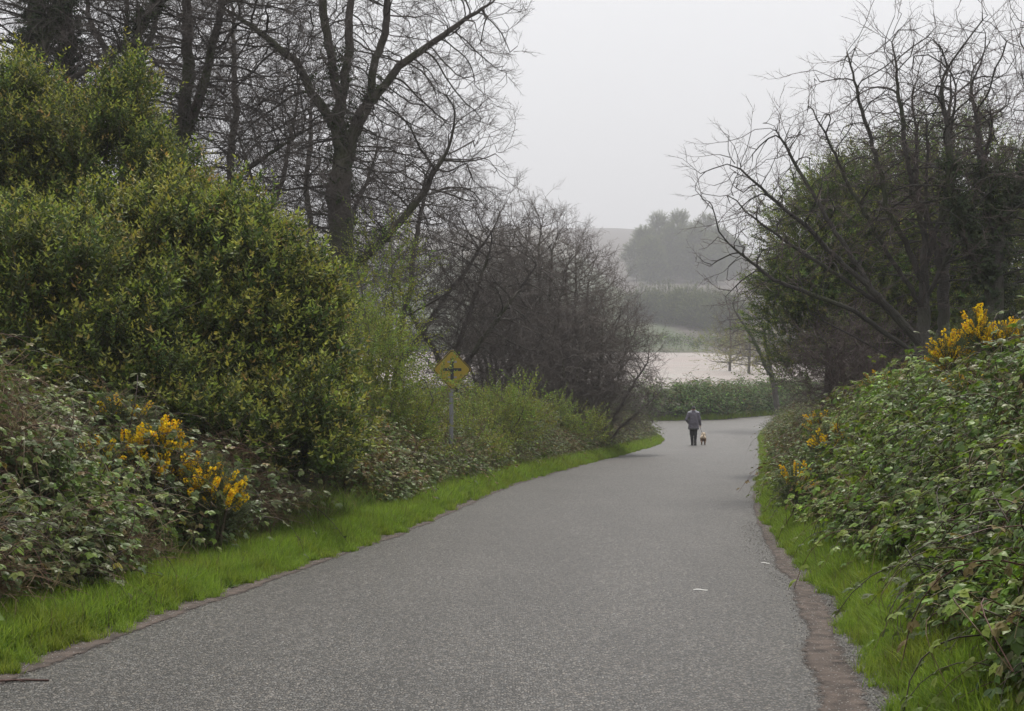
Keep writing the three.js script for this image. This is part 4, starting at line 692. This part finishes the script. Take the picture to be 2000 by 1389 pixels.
{ // hedge across the top of the pale field
  const r = rngOf(1590), sc = new Scatter(BRAMBLE);
  for (let k = 0; k < 2600; k++) { const x = mix(-60, 75, r()), d = 302 + 6 * n2(x * 0.02, 4) + gauss(r) * 1.2 - 0.1 * (x - 30), v = 0.8 + 0.4 * r(); sc.add(r, x, height(x, d) + 2.6 * Math.pow(r(), 0.7), -d, V(0, 1, 0).addScaledVector(onSphere(r), 0.7).normalize(), 4 * (0.6 + 0.6 * r()), [v, 1.1 * v, v]); }
  cover('distant_hedge', 'faint green hedge across the top of the pale field', sc, M.leaf, 'hedge');
}
console.log('far');

// ---------------------------------------------------------------- road sign
{
  const x = -1.26, d = 29.8, y0 = height(x, d), cy = 2.43 - y0, o = thing('road_sign', 'yellow diamond crossroads warning sign on a grey post, half hidden by twigs', 'sign', [x, y0, -d]);
  o.rotation.y = 0.3;
  const steel = new THREE.MeshStandardMaterial({ name: 'galvanised_post', color: new THREE.Color(0.2, 0.2, 0.21), roughness: 0.55, metalness: 0.35 });
  const yellow = new THREE.MeshStandardMaterial({ name: 'sign_yellow', color: new THREE.Color(0.26, 0.185, 0.006), roughness: 0.5 });
  const black = new THREE.MeshStandardMaterial({ name: 'sign_black', color: new THREE.Color(0.012, 0.012, 0.013), roughness: 0.5 });
  const diamond = (h, c) => { const s = new THREE.Shape(), q = c * 0.7071; s.moveTo(-q, h - q); s.quadraticCurveTo(0, h, q, h - q); s.lineTo(h - q, q); s.quadraticCurveTo(h, 0, h - q, -q); s.lineTo(q, -h + q); s.quadraticCurveTo(0, -h, -q, -h + q); s.lineTo(-h + q, -q); s.quadraticCurveTo(-h, 0, -h + q, q); s.closePath(); return s; };
  const flat = (shape, z, t) => new THREE.ExtrudeGeometry(shape, { depth: t, bevelEnabled: false, curveSegments: 5 }).translate(0, cy, z);
  part('plate', flat(diamond(0.43, 0.07), 0.05, 0.004), yellow, o);
  const rim = diamond(0.415, 0.062); rim.holes.push(diamond(0.392, 0.055)); part('border', flat(rim, 0.0542, 0.0012), black, o);
  const cross = new THREE.Shape([[-0.035, -0.24], [0.035, -0.24], [0.035, -0.03], [0.2, -0.03], [0.2, 0.03], [0.035, 0.03], [0.035, 0.24], [-0.035, 0.24], [-0.035, 0.03], [-0.2, 0.03], [-0.2, -0.03], [-0.035, -0.03]].map(([a, b]) => new THREE.Vector2(a, b)));
  part('crossroads_symbol', flat(cross, 0.0542, 0.0012), black, o);
  part('post', new THREE.CylinderGeometry(0.042, 0.042, cy + 0.45, 14).translate(0, (cy + 0.45) / 2 - 0.15, 0), steel, o);
  for (const dy of [0.16, -0.16]) part('bracket', new THREE.BoxGeometry(0.2, 0.035, 0.02).translate(0, cy + dy, 0.0445), steel, o);
}

// ---------------------------------------------------------------- figures: distance fields meshed into one surface
function netsMesh(f, lo, hi, cell, col, g = new Geo()) {
  const n = [0, 1, 2].map((k) => Math.ceil((hi[k] - lo[k]) / cell) + 1), val = new Float32Array(n[0] * n[1] * n[2]), at = (i, j, k) => (k * n[1] + j) * n[0] + i;
  for (let k = 0; k < n[2]; k++) for (let j = 0; j < n[1]; j++) for (let i = 0; i < n[0]; i++) val[at(i, j, k)] = f(lo[0] + i * cell, lo[1] + j * cell, lo[2] + k * cell);
  const id = new Int32Array(val.length).fill(-1);
  for (let k = 0; k + 1 < n[2]; k++) for (let j = 0; j + 1 < n[1]; j++) for (let i = 0; i + 1 < n[0]; i++) {
    let c = 0, x = 0, y = 0, z = 0;
    for (let e = 0; e < 12; e++) {
      const ax = e >> 2, b = e & 3, o = [0, 0, 0]; o[(ax + 1) % 3] = b & 1; o[(ax + 2) % 3] = b >> 1; const p = [...o]; p[ax] = 1;
      const va = val[at(i + o[0], j + o[1], k + o[2])], vb = val[at(i + p[0], j + p[1], k + p[2])];
      if (va < 0 !== vb < 0) { const t = va / (va - vb); x += o[0] + (p[0] - o[0]) * t; y += o[1] + (p[1] - o[1]) * t; z += o[2] + (p[2] - o[2]) * t; c++; }
    }
    if (c) { const X = lo[0] + (i + x / c) * cell, Y = lo[1] + (j + y / c) * cell, Z = lo[2] + (k + z / c) * cell; id[at(i, j, k)] = g.v(X, Y, Z, col(X, Y, Z)); }
  }
  for (let k = 1; k + 1 < n[2]; k++) for (let j = 1; j + 1 < n[1]; j++) for (let i = 1; i + 1 < n[0]; i++) for (let ax = 0; ax < 3; ax++) {
    const p = [i, j, k]; p[ax]++; const va = val[at(i, j, k)], vb = val[at(...p)]; if (va < 0 === vb < 0) continue;
    const u = [0, 0, 0], w = [0, 0, 0]; u[(ax + 1) % 3] = 1; w[(ax + 2) % 3] = 1;
    const q = [id[at(i - u[0] - w[0], j - u[1] - w[1], k - u[2] - w[2])], id[at(i - w[0], j - w[1], k - w[2])], id[at(i, j, k)], id[at(i - u[0], j - u[1], k - u[2])]];
    if (q.some((a) => a < 0)) continue;
    if (va < 0) { g.tri(q[0], q[1], q[2]); g.tri(q[0], q[2], q[3]); } else { g.tri(q[0], q[2], q[1]); g.tri(q[0], q[3], q[2]); }
  }
  return g;
}
const bone = (a, b, ra, rb) => (x, y, z) => { const ux = b[0] - a[0], uy = b[1] - a[1], uz = b[2] - a[2], t = clamp(((x - a[0]) * ux + (y - a[1]) * uy + (z - a[2]) * uz) / (ux * ux + uy * uy + uz * uz + 1e-9)); return Math.hypot(x - a[0] - t * ux, y - a[1] - t * uy, z - a[2] - t * uz) - mix(ra, rb, t); };
const ball = (c, s) => (x, y, z) => { const k = Math.hypot((x - c[0]) / s[0], (y - c[1]) / s[1], (z - c[2]) / s[2]); return (k - 1) * Math.min(...s); };
const blend = (k, ...fs) => (x, y, z) => { let m = fs[0](x, y, z); for (let i = 1; i < fs.length; i++) { const b = fs[i](x, y, z), h = clamp(0.5 + 0.5 * (b - m) / k); m = mix(b, m, h) - k * h * (1 - h); } return m; };
const flatC = (c) => () => c;
{
  const px = 7.97, pd = 63, o = thing('person', 'person in a grey jacket and dark trousers walking away with a dog', 'person', [px, rise(px, pd) + 0.006, -pd]);
  o.rotation.y = -0.05;
  const skin = [0.42, 0.27, 0.2], hip = (s) => [s * 0.09, 0.88, 0], kneeL = [-0.08, 0.48, -0.06], kneeR = [0.075, 0.48, 0.0], ankL = [-0.055, 0.09, -0.05], ankR = [0.065, 0.1, 0.08];
  const shR = [0.19, 1.4, 0], elR = [0.265, 1.13, 0.03], wrR = [0.3, 0.9, -0.06], shL = [-0.19, 1.4, 0], elL = [-0.31, 1.13, 0.05], wrL = [-0.2, 0.97, -0.13];
  const fingers = []; for (let k = 0; k < 4; k++) { const z = -0.1 + k * 0.021, l = [0.9, 1, 0.95, 0.8][k]; fingers.push(bone([0.3, 0.84, z], [0.315, 0.84 - 0.045 * l, z - 0.004], 0.0095, 0.009), bone([0.315, 0.84 - 0.045 * l, z - 0.004], [0.29, 0.84 - 0.06 * l, z - 0.006], 0.009, 0.0085), bone([0.29, 0.84 - 0.06 * l, z - 0.006], [0.278, 0.84 - 0.035 * l, z - 0.004], 0.0085, 0.0075)); }
  const hand = blend(0.012, bone([0.3, 0.9, -0.065], [0.3, 0.85, -0.07], 0.027, 0.03), bone([0.3, 0.85, -0.098], [0.3, 0.85, -0.04], 0.016, 0.016), ...fingers, bone([0.292, 0.865, -0.1], [0.272, 0.83, -0.108], 0.011, 0.009), bone([0.272, 0.83, -0.108], [0.275, 0.805, -0.09], 0.009, 0.008));
  const body = blend(0.04, bone(hip(-1), kneeL, 0.085, 0.055), bone(kneeL, ankL, 0.055, 0.036), bone(hip(1), kneeR, 0.085, 0.055), bone(kneeR, ankR, 0.055, 0.036), bone(ankL, [-0.06, 0.035, -0.2], 0.036, 0.028), bone(ankR, [0.07, 0.035, -0.06], 0.036, 0.028), bone([0, 0.92, 0], [0, 1.28, -0.02], 0.13, 0.145), bone([-0.15, 1.4, 0], [0.15, 1.4, 0], 0.07, 0.07), bone([0, 1.42, 0], [0, 1.55, -0.01], 0.052, 0.05), ball([0, 1.6, -0.02], [0.074, 0.108, 0.092]), ball([0.076, 1.59, -0.01], [0.012, 0.03, 0.02]), ball([-0.076, 1.59, -0.01], [0.012, 0.03, 0.02]), bone([0, 1.6, -0.105], [0, 1.575, -0.125], 0.012, 0.016), bone(shR, elR, 0.05, 0.04), bone(elR, wrR, 0.04, 0.028), bone(shL, elL, 0.05, 0.04), bone(elL, wrL, 0.04, 0.028), bone(wrL, [-0.15, 0.93, -0.17], 0.03, 0.026));
  const bg = netsMesh(body, [-0.42, -0.02, -0.3], [0.42, 1.76, 0.22], 0.014, flatC(skin)); netsMesh(hand, [0.24, 0.74, -0.14], [0.35, 0.94, -0.01], 0.004, flatC(skin), bg);
  part('body', bg.build(), new THREE.MeshStandardMaterial({ name: 'skin', vertexColors: true, roughness: 0.6 }), o);
  const torso = blend(0.06, bone([0, 1.0, 0], [0, 1.3, -0.01], 0.185, 0.18), bone([-0.16, 1.4, 0], [0.16, 1.4, 0], 0.085, 0.085), bone([-0.07, 0.74, 0.0], [-0.07, 1.0, 0], 0.17, 0.15), bone([0.07, 0.74, 0.0], [0.07, 1.0, 0], 0.17, 0.15), bone([-0.06, 1.49, 0.04], [0.06, 1.49, 0.04], 0.07, 0.07));
  const sleeves = blend(0.03, bone(shR, elR, 0.078, 0.066), bone(elR, wrR, 0.066, 0.05), bone(shL, elL, 0.078, 0.066), bone(elL, wrL, 0.066, 0.05));
  const fold = (x, y, z) => 0.007 * n3(x * 9, y * 14, z * 9);
  const jacket = (x, y, z) => Math.max(Math.min(blend(0.04, torso, sleeves)(x, y, z) + fold(x, y, z), 9), 0.69 - y, y - 1.535);
  part('jacket', netsMesh(jacket, [-0.44, 0.64, -0.28], [0.44, 1.6, 0.26], 0.014, (x, y) => (y > 1.44 && Math.abs(x) > 0.08 ? [0.42, 0.42, 0.45] : y < 0.76 ? [0.075, 0.075, 0.08] : [0.105, 0.096, 0.118])).build(), M.cloth, o);  // shoulder tops coloured pale to stand in for light from above
  const trousers = (x, y, z) => Math.max(blend(0.03, bone(hip(-1), kneeL, 0.105, 0.078), bone(kneeL, [ankL[0], 0.12, ankL[2]], 0.078, 0.055), bone(hip(1), kneeR, 0.105, 0.078), bone(kneeR, [ankR[0], 0.13, ankR[2]], 0.078, 0.055))(x, y, z) + fold(x, y, z), 0.1 - y);
  part('trousers', netsMesh(trousers, [-0.25, 0.06, -0.2], [0.25, 0.98, 0.22], 0.013, flatC([0.018, 0.018, 0.021])).build(), M.cloth, o);
  const boot = (a, t) => (x, y, z) => Math.max(blend(0.03, bone([a[0], 0.16, a[2]], [a[0], 0.05, a[2] + 0.01], 0.06, 0.055), bone([a[0], 0.04, a[2] + 0.02], t, 0.052, 0.045))(x, y, z), -y);
  part('boot', netsMesh(boot(ankL, [-0.06, 0.035, -0.22]), [-0.16, -0.02, -0.32], [0.04, 0.24, 0.08], 0.011, flatC([0.03, 0.026, 0.022])).build(), M.cloth, o);
  part('boot', netsMesh(boot(ankR, [0.07, 0.035, -0.09]), [-0.03, -0.02, -0.2], [0.17, 0.24, 0.2], 0.011, flatC([0.03, 0.026, 0.022])).build(), M.cloth, o);
  part('hat', netsMesh((x, y, z) => Math.max(blend(0.02, ball([0, 1.625, -0.015], [0.09, 0.1, 0.108]), bone([0, 1.6, 0.05], [0, 1.6, -0.06], 0.075, 0.075))(x, y, z), 1.585 - y), [-0.14, 1.55, -0.16], [0.14, 1.76, 0.14], 0.011, flatC([0.02, 0.02, 0.022])).build(), M.cloth, o);

  const dx = 8.46, dd = 63.5, dog = thing('dog', 'small cream and brown dog walking on a lead beside the person', 'dog', [dx, rise(dx, dd) + 0.006, -dd]);
  dog.rotation.y = -0.12; dog.scale.setScalar(1.12);
  const legs = []; for (const s of [-1, 1]) legs.push(bone([s * 0.06, 0.25, 0.13], [s * 0.068, 0.18, 0.08], 0.06, 0.045), bone([s * 0.068, 0.18, 0.08], [s * 0.065, 0.1, 0.18 - s * 0.03], 0.042, 0.024), bone([s * 0.065, 0.1, 0.18 - s * 0.03], [s * 0.065, 0.025, 0.16 - s * 0.04], 0.022, 0.022), bone([s * 0.06, 0.24, -0.19], [s * 0.058, 0.12, -0.18 + s * 0.03], 0.05, 0.027), bone([s * 0.058, 0.12, -0.18 + s * 0.03], [s * 0.058, 0.025, -0.2 + s * 0.05], 0.025, 0.023));
  const hound = blend(0.035, bone([0, 0.275, -0.19], [0, 0.285, 0.12], 0.115, 0.095), bone([0, 0.25, -0.2], [0, 0.27, -0.1], 0.1, 0.1), ...legs, bone([0, 0.32, -0.22], [0.01, 0.4, -0.31], 0.07, 0.06), ball([0.015, 0.42, -0.34], [0.068, 0.065, 0.075]), bone([0.015, 0.41, -0.38], [0.018, 0.395, -0.46], 0.04, 0.028), bone([0.06, 0.45, -0.33], [0.09, 0.38, -0.33], 0.025, 0.016), bone([-0.035, 0.45, -0.33], [-0.065, 0.38, -0.33], 0.025, 0.016), bone([0, 0.33, 0.17], [0.02, 0.41, 0.23], 0.03, 0.022), bone([0.02, 0.41, 0.23], [0.035, 0.46, 0.21], 0.022, 0.012));
  part('body', netsMesh((x, y, z) => hound(x, y, z) + 0.006 * n3(x * 30, y * 30, z * 30), [-0.16, -0.02, -0.52], [0.16, 0.54, 0.28], 0.011, (x, y, z) => { const t = sstep(0.24, 0.31, y + 0.03 * n3(x * 14, y * 14, z * 14)); return [mix(0.2, 0.56, t), mix(0.12, 0.45, t), mix(0.07, 0.33, t)]; }).build(), M.fur, dog);
  part('collar', new THREE.TorusGeometry(0.068, 0.009, 6, 20).rotateX(0.9).translate(0.006, 0.365, -0.27), new THREE.MeshStandardMaterial({ name: 'collar', color: new THREE.Color(0.05, 0.02, 0.02), roughness: 0.6 }), dog);
  part('nose', new THREE.SphereGeometry(0.014, 8, 6).translate(0.018, 0.405, -0.485), new THREE.MeshStandardMaterial({ name: 'nose', color: new THREE.Color(0.01, 0.01, 0.01), roughness: 0.4 }), dog);
  const a = V(0.297, 0.795, -0.08).applyAxisAngle(V(0, 1, 0), -0.05).add(o.position), b = V(0.01, 0.43, -0.25).multiplyScalar(1.12).applyAxisAngle(V(0, 1, 0), -0.12).add(dog.position);
  const c = new THREE.QuadraticBezierCurve3(a, V().lerpVectors(a, b, 0.45).add(V(0, -0.12, 0)), b), lead = part('dog_lead', new THREE.TubeGeometry(c, 16, 0.008, 6), new THREE.MeshStandardMaterial({ name: 'lead', color: new THREE.Color(0.03, 0.03, 0.035), roughness: 0.7 }), scene);
  lead.userData = { label: 'thin dark lead running from the hand down to the dog', category: 'lead' };
}

// ---------------------------------------------------------------- small things on the verges and the road
function cane(seed, label, x, d, line, leaves) { // an arching bramble cane reaching out over the grass
  const r = rngOf(seed), o = thing('bramble_cane', label, 'bramble', [x, height(x, d) - 0.02, -d], 'arching bramble canes'), g = new Geo(), c = new THREE.CatmullRomCurve3(line.map((p) => V(...p))), pts = c.getPoints(14), lf = new Geo();
  g.tube(pts.map((p) => [p.x, p.y, p.z]), pts.map((_, k) => 0.006 - 0.0042 * k / 14), 5, [0.05, 0.03, 0.028]);
  for (let k = 0; k < leaves; k++) {
    const t = 0.25 + 0.72 * (k + r()) / leaves, p = c.getPoint(t), out = onSphere(r).setY(0.3).normalize(), v = 0.8 + 0.5 * r();
    for (const an of [0, 1.1, -1.1]) { const dir = out.clone().applyAxisAngle(V(0, 1, 0), an), sd = V().crossVectors(V(0, 1, 0), dir).normalize(); lf.leaf([p.x + out.x * 0.03, p.y + 0.01, p.z + out.z * 0.03], dir, sd, 0.05, 0.036, [0.08 * v, 0.12 * v, 0.03 * v], 0.16, 0.2); }
  }
  part('stem', g.build(), M.twig, o); part('leaves', lf.build(), M.gloss, o, 'stuff');
}
cane(1601, 'dark bramble cane arching over the grass on the near right verge', 3.55, 13.6, [[0.3, 0.5, -0.2], [-0.1, 0.62, 0.1], [-0.4, 0.5, 0.4], [-0.62, 0.2, 0.7]], 9);
cane(1602, 'bramble cane hanging straight down to the right verge', 3.15, 10.3, [[0.3, 0.6, -0.1], [0, 0.62, 0], [-0.12, 0.4, 0.1], [-0.16, 0.05, 0.15]], 7);
cane(1603, 'bramble cane drooping to the grass at the lower left', -4.0, 11.2, [[-0.4, 0.75, -0.3], [0.1, 0.7, 0], [0.4, 0.4, 0.3], [0.52, 0.02, 0.5]], 8);
cane(1604, 'bramble cane reaching the road edge at the bottom left', -3.75, 8.9, [[-0.5, 0.55, 0], [0, 0.5, 0.1], [0.35, 0.25, 0.25], [0.6, 0.0, 0.3]], 8);
cane(1605, 'bramble cane over the left verge below the big bush', -2.6, 17.0, [[-0.3, 0.6, -0.2], [0.1, 0.55, 0.1], [0.5, 0.3, 0.4], [0.75, 0.03, 0.6]], 6);
cane(1606, 'thin cane hooking out over the road on the right', 8.3, 44, [[0.4, 0.5, 0], [-0.4, 0.85, 0], [-0.9, 0.65, 0.1], [-1.15, 0.2, 0.1]], 5);
{
  const x = -3.62, d = 12.9, o = thing('dandelion', 'single yellow dandelion in the left verge', 'flower', [x, height(x, d), -d]), g = new Geo(), f = new Geo(), r = rngOf(77);
  g.tube([[0, -0.02, 0], [0.01, 0.16, 0], [0, 0.3, 0.01]], [0.004, 0.0035, 0.003], 5, [0.12, 0.17, 0.04]);
  for (let k = 0; k < 60; k++) { const e = onSphere(r); e.y = 0.2 + Math.abs(e.y); e.normalize(); f.leaf([0, 0.3, 0.01], e, V().crossVectors(e, onSphere(r)).normalize(), 0.026, 0.008, [0.72, 0.55, 0.01], 0.1, 0.05, 0.6); }
  part('stem', g.build(), M.grass, o); part('flower_head', f.build(), M.petal, o);
}
{
  const stick = (seed, label, x, d, line) => { const o = thing('fallen_stick', label, 'stick', [x, rise(x, d) + 0.012, -d]), g = new Geo(); g.tube(line[0], line[0].map((_, k) => 0.01 - 0.0015 * k), 6, [0.1, 0.055, 0.045]); part('stem', g.build(), M.twig, o); const q = new Geo(); q.tube(line[1], [0.006, 0.004, 0.003], 5, [0.1, 0.055, 0.045]); part('side_twig', q.build(), M.twig, o); };
  stick(1, 'dead stick lying on the road at the bottom left corner', -2.98, 8.45, [[[-0.15, 0, 0.05], [0, 0.005, 0.01], [0.12, 0.003, -0.03], [0.26, 0, -0.03]], [[0.02, 0.005, 0.01], [0.1, 0.02, 0.06], [0.16, 0.01, 0.08]]]);
  const scrap = (name, label, x, d, w, l, turn) => { const g = new Geo(), r = rngOf(Math.round(x * 100)); const n = 7; for (let i = 0; i < n; i++) { const t = i / (n - 1), ww = w * Math.sin(Math.PI * (0.08 + 0.84 * t)) * (0.8 + 0.3 * r()), h = 0.005 * Math.sin(t * 5) + 0.008; for (const s of [-1, 0, 1]) g.v((t - 0.5) * l, h + (s ? 0 : 0.006), s * ww / 2, [0.72, 0.71, 0.68]); if (i) for (let s = 0; s < 2; s++) { const a = (i - 1) * 3 + s; g.tri(a, a + 1, a + 4); g.tri(a, a + 4, a + 3); } } const m = part(name, g.build(), M.petal, scene); m.position.set(x, rise(x, d) + 0.004, -d); m.rotation.y = turn; m.userData = { label, category: 'litter' }; };
  scrap('paper_scrap', 'small white scrap lying in the right half of the road', 1.66, 12.7, 0.04, 0.13, 0.1);
  scrap('paper_scrap_001', 'tiny white scrap beside the soil strip on the right', 2.62, 14.9, 0.04, 0.09, -0.1);
}
{ // loose chippings swept to the edges
  const r = rngOf(88), stone = new THREE.IcosahedronGeometry(1, 0), pos = stone.attributes.position, col = new Float32Array(pos.count * 3).fill(1); stone.setAttribute('color', new THREE.Float32BufferAttribute(col, 3));
  if (!stone.index) stone.setIndex([...Array(pos.count).keys()]);
  const sc = new Scatter([stone]);
  const put = (edge, t0, t1, n, spread, mid) => { for (let k = 0; k < n; k++) { const t = mix(t0, t1, Math.pow(r(), 1.6)), s = mid + gauss(r) * spread, [x, d] = edge.p(t, s), v = 0.16 + 0.16 * r(); sc.add(r, x, Math.max(height(x, d), rise(x, d) + 0.01), -d, onSphere(r), 0.003 + 0.004 * r(), [v, v * 0.94, v * 0.87]); } };
  put(ER, tr(6), tr(30), 6000, 0.1, 0.0); put(ER, tr(6), tr(20), 1600, 0.13, -0.22); put(EL, tl(7), tl(36), 2500, 0.08, 0.0);
  cover('loose_gravel', 'loose stone chippings along both edges of the road', sc, M.twig, 'gravel');
}
let triangles = 0; scene.traverse((o) => { if (o.isMesh && !o.isInstancedMesh) triangles += (o.geometry.index ?? o.geometry.attributes.position).count / 3; });
console.log('triangles', Math.round(triangles));
renderer.render(scene, camera);
